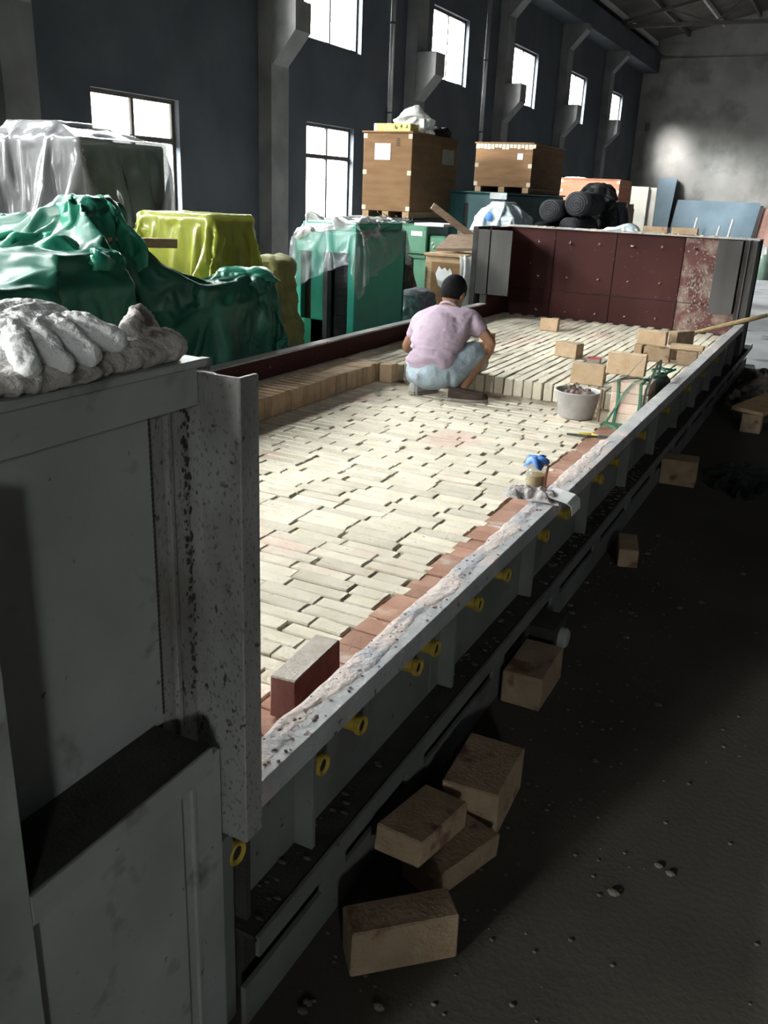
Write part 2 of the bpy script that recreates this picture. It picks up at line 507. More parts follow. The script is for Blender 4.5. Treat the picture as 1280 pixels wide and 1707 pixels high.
def drape(cx, cy, hx, hy, top, bot, rz=0.0, flare=0.12, folds=9, amp=0.06, seed=1.0, ptop=None, crumple=0.03, power=5, hem=0.05,
          n=120, mt=12, ms=16, cs=3.0, cap=1.0):
    """cloth or film laid over a box of half size hx, hy: world-space mesh data"""
    mb = MB()
    vs = []
    ca, sa = math.cos(rz), math.sin(rz)
    for j in range(mt + ms + 1):
        for k in range(n):
            t = 2 * math.pi * k / n
            c_, s_ = math.cos(t), math.sin(t)
            rr = (abs(c_) ** power + abs(s_) ** power) ** (-1.0 / power)
            ex, ey = c_ * rr, s_ * rr
            fold = math.sin(folds * t + 1.7 * seed + 1.5 * math.sin(2 * t + seed)) * 0.6 + noise.noise(Vector((c_ * 3, s_ * 3, seed))) * 0.9
            if j <= mt:
                q = j / mt
                x, y = ex * hx * q, ey * hy * q
                z = top + (ptop(x, y) if ptop else 0.0)
                z -= 0.03 * q ** 8
            else:
                q = (j - mt) / ms
                zt = top + (ptop(ex * hx, ey * hy) if ptop else 0.0) - 0.03
                zb = bot + hem * noise.noise(Vector((c_ * 2.3, s_ * 2.3, seed * 2)))
                grow = flare * q ** 1.3 + amp * fold * q ** 0.8 * min(1, q * 3)
                nx, ny = c_, s_
                x, y = ex * hx + nx * grow, ey * hy + ny * grow
                z = zt + (zb - zt) * q
            p = Vector((x, y, z))
            d = crumple * (abs(noise.noise(p * cs + Vector((seed, 0, 0)))) * 1.6 - 0.35) + crumple * 0.45 * noise.noise(p * cs * 3.1 + Vector((0, seed, 0)))
            if j <= mt:
                p.z += d * (0.4 if j < mt else 0.2)
            else:
                p.x += d * c_
                p.y += d * s_
            vs.append((cx + p.x * ca - p.y * sa, cy + p.x * sa + p.y * ca, p.z))
    fs = [(j * n + k, j * n + (k + 1) % n, (j + 1) * n + (k + 1) % n, (j + 1) * n + k) for j in range(1, mt + ms) for k in range(n)]
    fs.append(tuple(reversed([n + k for k in range(n)])))
    # keep the top closed with a fan
    mb.v = vs[:]
    mb.f = [f for f in fs]
    mb.f = mb.f[:-1]
    mb.v.append((cx, cy, top + (ptop(0, 0) if ptop else 0)))
    ci = len(mb.v) - 1
    mb.f += [(n + (k + 1) % n, n + k, ci) for k in range(n)]
    return mb


def skin_data(chains, sub=1, extra=None, voxel=None, smooth_it=3, root=0):
    """chains: list of lists of (pos, radius); chains starting near an earlier vertex join it. Returns a mesh."""
    verts, rad, edges = [], [], []
    for ch in chains:
        prev = None
        for p, r in ch:
            p = Vector(p)
            hit = None
            for i, q in enumerate(verts):
                if (q - p).length < 1e-4:
                    hit = i
                    break
            if hit is None:
                verts.append(p)
                rad.append(r)
                hit = len(verts) - 1
            if prev is not None:
                edges.append((prev, hit))
            prev = hit
    me = bpy.data.meshes.new('tmp_skin')
    me.from_pydata(verts, edges, [])
    o = bpy.data.objects.new('tmp_skin', me)
    COL.objects.link(o)
    md = o.modifiers.new('s', 'SKIN')
    for i, sv in enumerate(me.skin_vertices[0].data):
        r = rad[i]
        sv.radius = (r, r) if not isinstance(r, tuple) else r
        sv.use_root = (i == root)
    md.use_smooth_shade = True
    if sub:
        sb = o.modifiers.new('d', 'SUBSURF')
        sb.levels = sb.render_levels = sub
    dg = bpy.context.evaluated_depsgraph_get()
    m2 = bpy.data.meshes.new_from_object(o.evaluated_get(dg))
    bpy.data.objects.remove(o)
    if extra is not None:
        m3 = extra.mesh('tmp_extra')
        bm = bmesh.new()
        bm.from_mesh(m2)
        bm.from_mesh(m3)
        bm.to_mesh(m2)
        bm.free()
    if voxel:
        m2 = remesh(m2, voxel, smooth_it)
    m2.polygons.foreach_set('use_smooth', [True] * len(m2.polygons))
    m2.materials.clear()
    return m2


def remesh(me, voxel, it=3):
    o = bpy.data.objects.new('tmp_rm', me)
    COL.objects.link(o)
    r = o.modifiers.new('r', 'REMESH')
    r.mode = 'VOXEL'
    r.voxel_size = voxel
    r.use_smooth_shade = True
    if it:
        s = o.modifiers.new('sm', 'SMOOTH')
        s.iterations = it
        s.factor = 0.5
    dg = bpy.context.evaluated_depsgraph_get()
    m2 = bpy.data.meshes.new_from_object(o.evaluated_get(dg))
    bpy.data.objects.remove(o)
    return m2


def wrinkle(me, amp, s, seed=0.0, ridged=True, stretch=(1, 1, 1), mask=None):
    me.calc_loop_triangles()
    ns = [v.normal.copy() for v in me.vertices]
    for v, nrm in zip(me.vertices, ns):
        p = Vector((v.co.x * stretch[0], v.co.y * stretch[1], v.co.z * stretch[2])) * s + Vector((seed, -seed, seed * 2))
        d = noise.noise(p)
        d = (0.5 - abs(d)) if ridged else d
        v.co += nrm * amp * d * (mask(v.co) if mask else 1.0)


def ellipsoid(mb, c, r, n=16, m=10, rot=None):
    vs, fs = [], []
    for j in range(m + 1):
        ph = math.pi * j / m
        for k in range(n):
            t = 2 * math.pi * k / n
            p = Vector((r[0] * math.sin(ph) * math.cos(t), r[1] * math.sin(ph) * math.sin(t), r[2] * math.cos(ph)))
            if rot is not None:
                p = rot @ p
            vs.append(Vector(c) + p)
    for j in range(m):
        for k in range(n):
            fs.append((j * n + k, j * n + (k + 1) % n, (j + 1) * n + (k + 1) % n, (j + 1) * n + k))
    return mb.add(vs, fs)


# ================================================================== THE HALL
X0, X1, Y0, Y1 = -10.0, 8.0, -14.0, 44.4
g = MB()
g.box(X0 - 0.3, X1 + 0.3, Y0 - 0.3, Y1 + 0.3, -0.2, 0.0)
struct('floor', g, 'ground')
poly = [(-0.68, 9.75)] + [(-0.6 + 0.3 * k, 9.15 + 0.25 * noise.noise(Vector((k * 0.9, 3, 0)))) for k in range(29)] + [(8.0, 44.4), (-10.0, 44.4), (-10.0, 9.75)]
struct('floor_slab', MB().prism(poly, 'z', 0.0005, 0.012), 'slab')


def wall_holes(axis_x0, axis_x1, ya, yb, za, zb, holes):
    ys = sorted({ya, yb, *[h[0] for h in holes], *[h[1] for h in holes]})
    zs = sorted({za, zb, *[h[2] for h in holes], *[h[3] for h in holes]})
    mb = MB()
    for i in range(len(ys) - 1):
        run = None
        for j in range(len(zs) - 1):
            cy, cz = (ys[i] + ys[i + 1]) / 2, (zs[j] + zs[j + 1]) / 2
            if any(h[0] < cy < h[1] and h[2] < cz < h[3] for h in holes):
                if run is not None:
                    mb.box(axis_x0, axis_x1, ys[i], ys[i + 1], run, zs[j])
                run = None
            elif run is None:
                run = zs[j]
        if run is not None:
            mb.box(axis_x0, axis_x1, ys[i], ys[i + 1], run, zb)
    return mb


holes = [(y - 1.12, y + 1.12, 4.2, 5.77) for y in UPW] + [(y - 0.95, y + 0.95, 0.85, 2.75) for y in LOW]
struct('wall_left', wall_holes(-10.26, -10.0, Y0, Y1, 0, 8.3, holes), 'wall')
struct('wall_right', wall_holes(8.0, 8.26, Y0, Y1, 0, 8.3, [(y - 1.0, y + 1.0, 4.23, 5.73) for y in RGT_FILL]), 'wall')
we = MB().box(X0 - 0.26, -9.60, Y1, Y1 + 0.26, 0, 10.8)
we.box(-9.40, X1 + 0.26, Y1, Y1 + 0.26, 0, 10.8)
we.box(-9.60, -9.40, Y1, Y1 + 0.26, 0, 4.6).box(-9.60, -9.40, Y1, Y1 + 0.26, 4.95, 10.8)
we.box(-9.60, -9.40, Y1 + 0.2, Y1 + 0.26, 4.6, 4.95)
struct('wall_end', we, 'endwall')
struct('trim_1', MB().box(X0, X1, Y1 - 0.06, Y1, 7.35, 7.6), 'endwall')
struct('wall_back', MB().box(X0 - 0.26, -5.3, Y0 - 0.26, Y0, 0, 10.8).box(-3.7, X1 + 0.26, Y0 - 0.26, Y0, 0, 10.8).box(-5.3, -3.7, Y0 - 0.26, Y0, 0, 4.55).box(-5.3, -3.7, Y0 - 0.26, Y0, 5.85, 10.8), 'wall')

# windows
wn = 0


def window(x, yc, zc, wd, ht, xin, bars_y, bars_z):
    global wn
    wn += 1
    t = 0.06
    y0, y1, z0, z1 = yc - wd / 2, yc + wd / 2, zc - ht / 2, zc + ht / 2
    fr = MB()
    d = 0.05
    fr.box(x - d / 2, x + d / 2, y0, y0 + t, z0, z1).box(x - d / 2, x + d / 2, y1 - t, y1, z0, z1)
    fr.box(x - d / 2, x + d / 2, y0 + t, y1 - t, z0, z0 + t).box(x - d / 2, x + d / 2, y0 + t, y1 - t, z1 - t, z1)
    o = struct('window_%d' % wn, fr, 'frame')
    for b in bars_y:
        put('mullion', MB().box(x - d / 2, x + d / 2, y0 + wd * b - 0.03, y0 + wd * b + 0.03, z0 + t, z1 - t), 'frame', o)
    for b in bars_z:
        put('transom', MB().box(x - d / 2 - 0.003, x + d / 2 + 0.003, y0 + t, y1 - t, z0 + ht * b - 0.04, z0 + ht * b + 0.04), 'frame', o)
    ys = [y0 + t] + [y0 + wd * b for b in bars_y] + [y1 - t]
    zs = [z0 + t] + [z0 + ht * b for b in bars_z] + [z1 - t]
    for i in range(len(ys) - 1):
        for j in range(len(zs) - 1):
            put('pane', MB().box(x - 0.004, x + 0.004, ys[i] + 0.001, ys[i + 1] - 0.001, zs[j] + 0.001, zs[j + 1] - 0.001), 'glass', o)
    return o


for y in UPW:
    window(-10.13, y, 4.985, 2.24, 1.57, 1, (0.5,), ())
for y in LOW:
    wo = window(-10.13, y, 1.80, 1.90, 1.90, 1, (0.5,), (0.68,))
    if 10 < y < 12:
        vs, fs = [], []
        for i in range(77):
            x = -10.20 + 0.012 * math.sin(i * 1.1)
            vs += [(x, y - 0.94 + i * 0.0247, 2.16), (x, y - 0.94 + i * 0.0247, 2.74)]
        for i in range(76):
            fs.append((2 * i, 2 * i + 1, 2 * i + 3, 2 * i + 2))
        put('corrugated_sheet', MB().add(vs, fs), 'corr', wo)  # corrugated sheet outside the upper panes, attached as a window part, not a blind
for y in RGT_FILL:
    window(8.13, y, 4.98, 2.0, 1.5, -1, (0.5,), ())

# columns with crane brackets, eaves beam, haunches
COLY = [14.6 + 5.85 * k for k in range(-4, 5)]
for i, y in enumerate(COLY):
    c = struct('column_%d' % (i + 1), MB().box(-9.999, -9.72, y - 0.28, y + 0.28, 0, 7.0), 'column')
    cb = MB().prism([(-9.72, 3.55), (-9.24, 4.08), (-9.24, 4.55), (-9.72, 4.55)], 'y', y - 0.25, y + 0.25)
    put('corbel', cb, 'column', c)
struct('trim_2', MB().box(-9.999, -9.30, Y0, Y1, 7.0, 7.75), 'wall')
for i, y in enumerate(COLY):
    if y > 20:
        put('top_corbel', MB().prism([(-9.72, 6.25), (-9.20, 6.82), (-9.20, 6.999), (-9.72, 6.999)], 'y', y - 0.25, y + 0.25), 'column', bpy.data.objects['column_%d' % (i + 1)])


# roof: two corrugated slopes, purlins, trusses
def roof(xa, za, xb, zb):
    mb = MB()
    n = int((Y1 - Y0 + 0.6) / 0.09)
    vs, fs = [], []
    for i in range(n + 1):
        y = Y0 - 0.3 + 0.09 * i
        dz = 0.035 * math.sin(i * math.pi / 2)
        vs += [(xa, y, za + dz), (xb, y, zb + dz)]
    for i in range(n):
        fs.append((2 * i, 2 * i + 1, 2 * i + 3, 2 * i + 2))
    return mb.add(vs, fs)


rf = roof(-10.5, 8.1, -1.0, 10.3)
r2 = roof(8.5, 8.1, -1.0, 10.3)
rf.add(r2.v, r2.f)
struct('ceiling', rf, 'roof')


def rz_at(x):
    return 8.1 + (x + 10.5) / 9.5 * 2.2 if x < -1 else 8.1 + (8.5 - x) / 9.5 * 2.2


for i, x in enumerate([-9.55, -8.2, -6.8, -5.4, -4.0, -2.6, -1.2, 0.4, 1.9, 3.4, 5.0, 6.5]):
    z = rz_at(x) - 0.13
    struct('purlin_%d' % (i + 1), MB().box(x - 0.05, x + 0.05, Y0, Y1, z - 0.08, z + 0.08), 'purlin' if i in (0, 2, 4) else 'truss')
for i, y in enumerate(COLY[2:]):
    t = MB()
    t.bar((-9.66, y, 7.86), (7.9, y, 7.86), 0.09, 0.14)
    zt = lambda x: rz_at(x) - 0.30
    t.bar((-9.9, y, zt(-9.9)), (-1, y, zt(-1)), 0.08, 0.12)
    t.bar((7.9, y, zt(7.9)), (-1, y, zt(-1)), 0.08, 0.12)
    xs = [-9.6, -7.9, -6.2, -4.5, -2.8, -1]
    for a in range(len(xs) - 1):
        if a % 2 == 0:
            t.bar((xs[a], y, 7.86), (xs[a + 1], y, zt(xs[a + 1])), 0.05, 0.05)
        else:
            t.bar((xs[a], y, zt(xs[a])), (xs[a + 1], y, 7.86), 0.05, 0.05)
        t.bar((-2 - xs[a], y, 7.86 if a % 2 == 0 else zt(xs[a])), (-2 - xs[a + 1], y, zt(xs[a + 1]) if a % 2 == 0 else 7.86), 0.05, 0.05)
    struct('roof_truss_%d' % (i + 1), t, 'truss')
# down pipes on the left wall
for i, (y, lab) in enumerate(((19.35, 'pale grey plastic downpipe on the dark wall behind the tall plywood crate'),
                              (25.0, 'pale grey plastic downpipe on the dark wall above the wide plywood crate'))):
    d = thing('downpipe', lab, 'pipe', (-9.93, y, 0))
    put('pipe', MB().tube([(0, 0, 0.0), (0, 0, 7.0)], 0.055, 12).mesh('pipe', smooth=True), 'pipe', d)
    for z in (1.4, 3.2, 5.0, 6.6):
        put('clip', MB().lathe([(0.058, -0.02), (0.068, -0.02), (0.068, 0.02), (0.058, 0.02)], (0, 0, z), 12), 'darkgrey', d)
# ================================================================== THE KILN SHELL
K = thing('kiln_shell', 'long low grey steel kiln trough with tall ends and red primed inside', 'kiln')


def kp(name, mb, m, bevel=0.0, parent=None, smooth=False):
    return put(name, mb.mesh(name, bevel, smooth), m, parent or K)


# bed and inner sheets
kp('bed_plate', MB().box(-3.26, -0.87, 1.1, 9.3, 0.06, 0.115), 'mortar')
kp('inner_sheet', MB().box(-3.275, -3.262, 1.06, 9.3, 0.06, 0.474), 'primer')
kp('inner_sheet', MB().box(-0.868, -0.856, 1.06, 9.3, 0.06, 0.474), 'primer')
# left rim
kp('rim_angle', MB().box(-3.345, -3.262, 1.04, 8.72, 0.475, 0.488).box(-3.345, -3.335, 1.04, 8.72, 0.40, 0.475), 'rim', 0.002)
kp('outer_sheet', MB().box(-3.30, -3.29, 1.04, 9.3, 0.0, 0.474), 'steel')
# right rim, two lengths
for a, b in ((1.072, 6.19), (6.196, 9.03)):
    kp('rim_angle', MB().prism([(-0.858, 0.490), (-0.787, 0.490), (-0.787, 0.432), (-0.795, 0.432), (-0.795, 0.478), (-0.858, 0.478)], 'y', a, b), 'rim', 0.0015)
STY = [1.32, 2.085, 2.80, 3.53, 4.29, 4.99, 5.72, 6.42, 7.12, 7.82, 8.5]
edges = [1.075, 1.32, 2.02, 2.72, 3.46, 4.29, 4.99, 5.72, 6.42, 7.12, 7.82, 8.5, 9.03]
for a, b in zip(edges[:-1], edges[1:]):
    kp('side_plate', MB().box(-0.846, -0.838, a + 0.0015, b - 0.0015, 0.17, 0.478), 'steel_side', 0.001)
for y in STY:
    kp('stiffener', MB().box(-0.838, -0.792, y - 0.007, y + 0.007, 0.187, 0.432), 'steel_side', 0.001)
# lower beam: dark shelf, lip, slotted face
kp('beam_shelf', MB().box(-0.848, -0.757, 1.06, 9.9, 0.176, 0.186), 'steel_dark')
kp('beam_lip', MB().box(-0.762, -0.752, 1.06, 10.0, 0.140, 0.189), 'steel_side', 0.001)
kp('beam_web', MB().box(-0.80, -0.79, 1.06, 9.6, 0.0, 0.176), 'steel_dark')
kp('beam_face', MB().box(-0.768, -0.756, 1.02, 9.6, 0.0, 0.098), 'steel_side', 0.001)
y = 1.30
while y < 9.3:
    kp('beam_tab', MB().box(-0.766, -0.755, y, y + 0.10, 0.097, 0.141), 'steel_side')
    y += 0.62 if y > 1.35 else 0.42
# yellow burner sockets along the side
nz_prof = [(0.012, -0.010), (0.014, 0.043), (0.021, 0.047), (0.0235, 0.044), (0.0235, 0.034), (0.019, 0.030), (0.019, -0.04)]
nzm = MB().lathe(nz_prof, (0, 0, 0), 20, 'x').mesh('nozzle', smooth=False)
nzm.materials.append(MT['yellow'])
hol = MB().lathe([(0.0, 0.006), (0.0125, 0.006), (0.0125, 0.0), (0.0, 0.0)], (0, 0, 0), 16, 'x').mesh('bore')
hol.materials.append(MT['black'])
for y in (1.048, 1.352, 1.523, 1.827, 1.941, 2.259, 2.506, 2.921, 3.188, 3.719, 4.025, 4.62, 5.3, 6.05, 6.7, 7.4):
    o = put('burner_socket', nzm, None, K, (-0.833, y, 0.382))
    put('bore', hol, None, o, (0.036, 0, 0))
# axle box under the beam
ax = kp('axle_box', MB().box(-0.79, -0.665, 2.70, 2.86, 0.0, 0.125), 'steel_dark', 0.006)
kp('axle_end', MB().lathe([(0, 0.03), (0.028, 0.03), (0.036, 0.022), (0.036, 0.0), (0, 0.0)], (-0.665, 2.78, 0.07), 18, 'x'), 'steel', 0, K)

# ---- near tall end (seen from outside)
kp('end_top_plate', MB().box(-3.34, -0.838, 0.10, 1.062, 1.270, 1.282), 'steel', 0.002)
kp('end_top_band', MB().box(-0.858, -0.845, 0.10, 1.045, 1.212, 1.270), 'steel', 0.001)
kp('end_panel_upper', MB().box(-0.895, -0.875, 0.30, 0.966, 0.68, 1.27), 'steel')
kp('end_flange', MB().prism([(-0.885, 0.684), (-0.757, 0.684), (-0.757, 0.638), (-0.767, 0.638), (-0.767, 0.674), (-0.885, 0.674)], 'y', 0.58, 0.945), 'steel', 0.001)
kp('end_flange_shade', MB().box(-0.884, -0.762, 0.582, 0.943, 0.6841, 0.6865), 'steel_dark')  # dark sheet on the flange top stands in for its shadow
kp('end_panel_lower', MB().box(-0.790, -0.775, 0.30, 0.886, 0.0, 0.674), 'steel')
kp('end_column', MB().box(-0.90, -0.757, 0.30, 0.581, 0.0, 1.212), 'steel', 0.003)
kp('end_angle', MB().box(-0.895, -0.878, 0.968, 1.12, 0.0, 1.27).box(-0.878, -0.868, 0.999, 1.009, 0.50, 1.212), 'steel_speck', 0.001)
kp('end_web', MB().box(-0.90, -0.80, 1.085, 1.10, 0.0, 0.475), 'steel_dark')
kp('end_angle', MB().box(-0.80, -0.787, 0.889, 1.0, 0.0, 0.638).box(-0.789, -0.780, 0.920, 0.927, 0.0, 0.638), 'steel')
wb = MB()
for k in range(60):
    z = 0.70 + 0.0085 * k
    ellipsoid(wb, (-0.876, 0.967, z), (0.0032, 0.0032, 0.0055), 6, 4)
kp('weld_bead', wb, 'steel_dark')
wb = MB()
for k in range(150):
    z = 0.70 + 0.0034 * k + random.uniform(-0.01, 0.01)
    r = random.uniform(0.0008, 0.0032)
    ellipsoid(wb, (-0.874 + random.uniform(-0.002, 0.002), 1.050 + random.uniform(-0.012, 0.008), z), (r * 0.7, r, r * 1.8), 7, 5)
kp('weld_scar', wb, 'steel_dark')
# near corner post: folded angle
kp('corner_post', MB().prism([(-0.826, 1.022), (-0.750, 1.022), (-0.750, 1.071), (-0.760, 1.071), (-0.760, 1.032), (-0.826, 1.032)], 'z', 0.44, 1.268), 'steel_speck', 0.002)
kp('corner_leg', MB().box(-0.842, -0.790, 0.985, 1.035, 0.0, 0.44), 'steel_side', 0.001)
kp('post_web', MB().box(-0.876, -0.827, 1.055, 1.068, 0.44, 1.26), 'steel_speck')
kp('end_backing', MB().box(-3.30, -0.90, 0.97, 1.055, 0.0, 1.27), 'primer')
kp('end_front', MB().box(-3.30, -0.90, 0.10, 0.12, 0.0, 1.27), 'steel')
kp('end_side', MB().box(-3.30, -3.29, 0.10, 1.06, 0.0, 1.27), 'steel')

# ---- far tall end (seen from inside)
kp('end_backing', MB().box(-3.30, -0.84, 9.312, 9.33, 0.0, 1.235), 'steel_dark')
XS = [-3.262, -2.775, -2.14, -1.475, -0.862]
ZS = [0.34, 0.612, 1.235]
for i in range(4):
    for j in range(2):
        kp('lining_panel', MB().box(XS[i] + 0.004, XS[i + 1] - 0.004, 9.3, 9.313, ZS[j] + 0.004, ZS[j + 1] - 0.004),
           'primer_mortar' if i == 3 else 'primer', 0.002)
bolt = MB().tube([(0, 0.01, 0), (0, -0.035, 0.0), (0.002, -0.05, 0.006)], [0.007, 0.007, 0.004], 8)
bolt.tube([(0, -0.03, 0), (0.012, -0.05, 0.016)], 0.004, 6)
bme = bolt.mesh('anchor_stud')
bme.materials.append(MT['bolt'])
for r, (z, x0) in enumerate(((1.105, -2.617), (0.760, -2.604), (0.412, -2.59))):
    for k in range(-1, 5):
        o = put('anchor_stud', bme, None, K, (x0 + k * 0.3125, 9.3, z + k * 0.006), (0, random.uniform(-1, 1), random.uniform(-0.3, 0.3)))
        o.scale = (1, 1, 1) if r == 0 else (0.9, 0.8, 0.9)
kp('end_top_plate', MB().box(-3.36, -0.80, 9.27, 9.62, 1.236, 1.248), 'rim', 0.002)
kp('end_return', MB().box(-3.275, -3.262, 8.70, 9.3, 0.474, 1.236), 'primer')
kp('end_return', MB().box(-0.868, -0.856, 9.02, 9.3, 0.474, 1.24), 'steel_far')
kp('corner_post', MB().prism([(-3.40, 8.70), (-3.04, 8.70), (-3.04, 8.715), (-3.385, 8.715), (-3.385, 8.9), (-3.40, 8.9)], 'z', 0.578, 1.212), 'steel_far', 0.002)
kp('corner_leg', MB().box(-3.345, -3.262, 8.715, 8.73, 0.489, 0.60), 'steel_far', 0.001)
kp('corner_edge', MB().box(-3.46, -3.402, 8.70, 9.3, 0.46, 1.235), 'steel_dark', 0.002)
kp('corner_post', MB().prism([(-1.135, 9.02), (-0.918, 9.02), (-0.918, 9.20), (-0.928, 9.20), (-0.928, 9.03), (-1.135, 9.03)], 'z', 0.565, 1.234), 'steel_far', 0.002)
kp('corner_edge', MB().box(-0.90, -0.868, 9.04, 9.30, 0.36, 1.235), 'steel_dark', 0.002)
kp('corner_edge', MB().box(-0.856, -0.79, 9.04, 9.34, 0.0, 1.236), 'steel_far', 0.003)
kp('end_side', MB().box(-3.36, -0.80, 9.61, 9.62, 0.0, 1.236), 'steel_far')
# crusts of mortar on the end wall
mo = MB()
for k in range(320):
    x = -1.26 + random.gauss(0, 0.11)
    z = random.choice((0.45, 0.62, 0.72, 0.80, 0.86)) + random.gauss(0, 0.07)
    if -1.47 < x < -1.12 and 0.37 < z < 1.1:
        r = random.uniform(0.003, 0.011)
        ellipsoid(mo, (x, 9.299, z), (r, 0.006, r * random.uniform(0.6, 1.8)), 7, 5)
m_ = kp('mortar_crust', mo, 'crust')
m_['kind'] = 'stuff'
mo = MB()
for k in range(70):
    x = random.uniform(-3.1, -0.85)
    r = random.uniform(0.006, 0.020)
    ellipsoid(mo, (x, 9.28 + random.uniform(0, 0.05), 1.250), (r * 1.4, r, r * 0.6), 7, 5)
m_ = kp('mortar_crumbs', mo, 'mortar')
m_['kind'] = 'stuff'
mo = MB()
for k in range(150):
    y = 1.12 + abs(random.gauss(0, 1.1))
    r = random.uniform(0.0008, 0.0032)
    ellipsoid(mo, (random.uniform(-0.87, -0.795), y, 0.4915), (r * 1.5, r * random.uniform(1, 2.4), r * 0.6), 6, 4)
m_ = kp('mortar_crumbs', mo, 'mortar_wet')
m_['kind'] = 'stuff'
vs, fs = [], []
ny, nx = 170, 9
for j in range(ny + 1):
    y = 1.075 + 2.9 * j / ny
    w0 = -0.872 - 0.012 * noise.noise(Vector((y * 3, 1, 0))) - 0.008 * noise.noise(Vector((y * 14, 4, 0)))
    w1 = -0.815 + 0.022 * noise.noise(Vector((y * 4, 7, 0))) + 0.008 * noise.noise(Vector((y * 22, 9, 0)))
    for i in range(nx + 1):
        u = i / nx
        h_ = 0.004 * (1 - (2 * u - 1) ** 4) * (0.7 + noise.noise(Vector((u * 3, y * 18, 2)))) + 0.0015 * noise.noise(Vector((u * 12, y * 70, 5)))
        vs.append((w0 + (w1 - w0) * u, y, 0.4895 + max(h_, 0.0)))
for j in range(ny):
    for i in range(nx):
        fs.append((j * (nx + 1) + i, j * (nx + 1) + i + 1, (j + 1) * (nx + 1) + i + 1, (j + 1) * (nx + 1) + i))
kp('mortar_smear', MB().add(vs, fs), 'rim_mortar', smooth=True)
# swarf lying in the lower beam
mo = MB()
for k in range(160):
    y = random.choice((1.2, 2.3, 3.3, 3.6, 4.2, 4.4)) + random.gauss(0, 0.25)
    r = random.uniform(0.002, 0.006)
    ellipsoid(mo, (random.uniform(-0.835, -0.77), max(1.1, y), 0.187 + r * 0.5), (r * 2.0, r, r * 0.7), 6, 4)
m_ = kp('swarf', mo, 'grit')
m_['kind'] = 'stuff'

# ================================================================== BRICKWORK
ZF, ZR = 0.23, 0.35      # lower and raised brick surfaces


def brick_mesh(name, L, W, H, seed, bev=0.005, chip=0.003):
    rnd = random.Random(seed)
    bm = bmesh.new()
    bmesh.ops.create_cube(bm, size=1)
    for v in bm.verts:
        v.co = Vector((v.co.x * L + rnd.uniform(-chip, chip), v.co.y * W + rnd.uniform(-chip, chip), v.co.z * H + rnd.uniform(-chip, chip) * 0.6))
    bmesh.ops.bevel(bm, geom=list(bm.edges), offset=bev, segments=1, affect='EDGES')
    me = bpy.data.meshes.new(name)
    bm.to_mesh(me)
    bm.free()
    return me


def brick_set(L, W, H, m, count=8, bev=0.005, chip=0.003):
    out = []
    for k in range(count):
        me = brick_mesh('brick', L, W, H, k * 13 + int(L * 1000) + int(W * 100), bev, chip)
        me.materials.append(MT[m])
        out.append(me)
    return out


def seen(p):
    x, y, z = px(p)
    return z > 0 and 436 < x < 1280 and 0 < y < 1707


SCX = {}


def lay(parent, specs, meshes, limit, stuff_name, H, m):
    """specs: (x, y, z, L, W, rotz) of every brick; the ones that show largest become parts"""
    vis = [s for s in specs if seen(s[:3])]
    vis.sort(key=lambda s: (Vector(s[:3]) - CAMP).length)
    near = set(id(s) for s in vis[:limit])
    st = MB()
    for s in specs:
        x, y, z, kind, rz, tilt = s
        if id(s) in near:
            o = put('brick', random.choice(meshes[kind]), None, parent, (x, y, z), (tilt, random.uniform(-0.012, 0.012), rz))
            o.scale.x = SCX.get((round(x, 5), round(y, 5)), 1.0)
        else:
            me = meshes[kind][0]
            dx = max(v.co.x for v in me.vertices) * SCX.get((round(x, 5), round(y, 5)), 1.0)
            dy = max(v.co.y for v in me.vertices)
            st.obox((x, y, z), (dx * 2 - 0.003, dy * 2 - 0.003, H), Matrix.Rotation(rz, 3, 'Z'))
    if st.v:
        o = put(stuff_name, st.mesh(stuff_name, 0.003), m, parent)
        o['kind'] = 'stuff'


# lower floor: bricks on edge, long side across the kiln
BH = 0.112
mf = {'full': brick_set(0.229, 0.0665, BH, 'brick', 10), 'half': brick_set(0.112, 0.0665, BH, 'brick', 4), 'q': brick_set(0.17, 0.0665, BH, 'brick', 4)}
lens = {'full': 0.234, 'half': 0.117, 'q': 0.175}
F = thing('brick_floor', 'pale cream firebrick floor of long courses laid across the kiln', 'brick floor', (0, 0, 0))
specs = []
y = 1.16
row = 0
while y < 5.70:
    x = -2.905
    xe = -1.185
    first = ['full', 'half', 'q'][row % 3 if random.random() < 0.7 else random.randrange(3)]
    k = first
    while True:
        L = lens[k]
        if x + L > xe + 0.06:
            rest = xe - x
            if rest > 0.02:
                k = 'half' if rest < 0.15 else ('q' if rest < 0.21 else 'full')
                SCX[(round(x + rest / 2, 5), round(y, 5))] = rest / lens[k]
                specs.append((x + rest / 2, y, ZF - BH / 2 + random.gauss(0, 0.0015), k, random.gauss(0, 0.005), random.gauss(0, 0.01)))
            break
        gap = 0.010 if random.random() < 0.12 else 0.0
        specs.append((x + L / 2, y + random.gauss(0, 0.001), ZF - BH / 2 + random.gauss(0, 0.0018), k, random.gauss(0, 0.006), random.gauss(0, 0.012)))
        x += L + gap
        k = 'full'
    y += 0.0712
    row += 1
lay(F, specs, mf, 300, 'floor_bricks_beyond', BH, 'brick')
# border of red bricks along the right side
Bd = thing('brick_border', 'row of pinkish red bricks edging the cream floor beside the steel rim', 'brick border')
mr = {'full': brick_set(0.228, 0.100, BH, 'brick_red', 6, 0.003, 0.0015)}
y = 1.2
specs = []
while y < 5.66:
    specs.append((-1.062, y, ZF - BH / 2 + random.gauss(0, 0.0012), 'full', random.gauss(0, 0.006), 0))
    y += 0.103
lay(Bd, specs, mr, 60, 'border_bricks_beyond', BH, 'brick_red')
o = put('mortar_strip', MB().box(-0.946, -0.869, 1.1, 5.72, 0.12, 0.222), 'mortar', Bd)

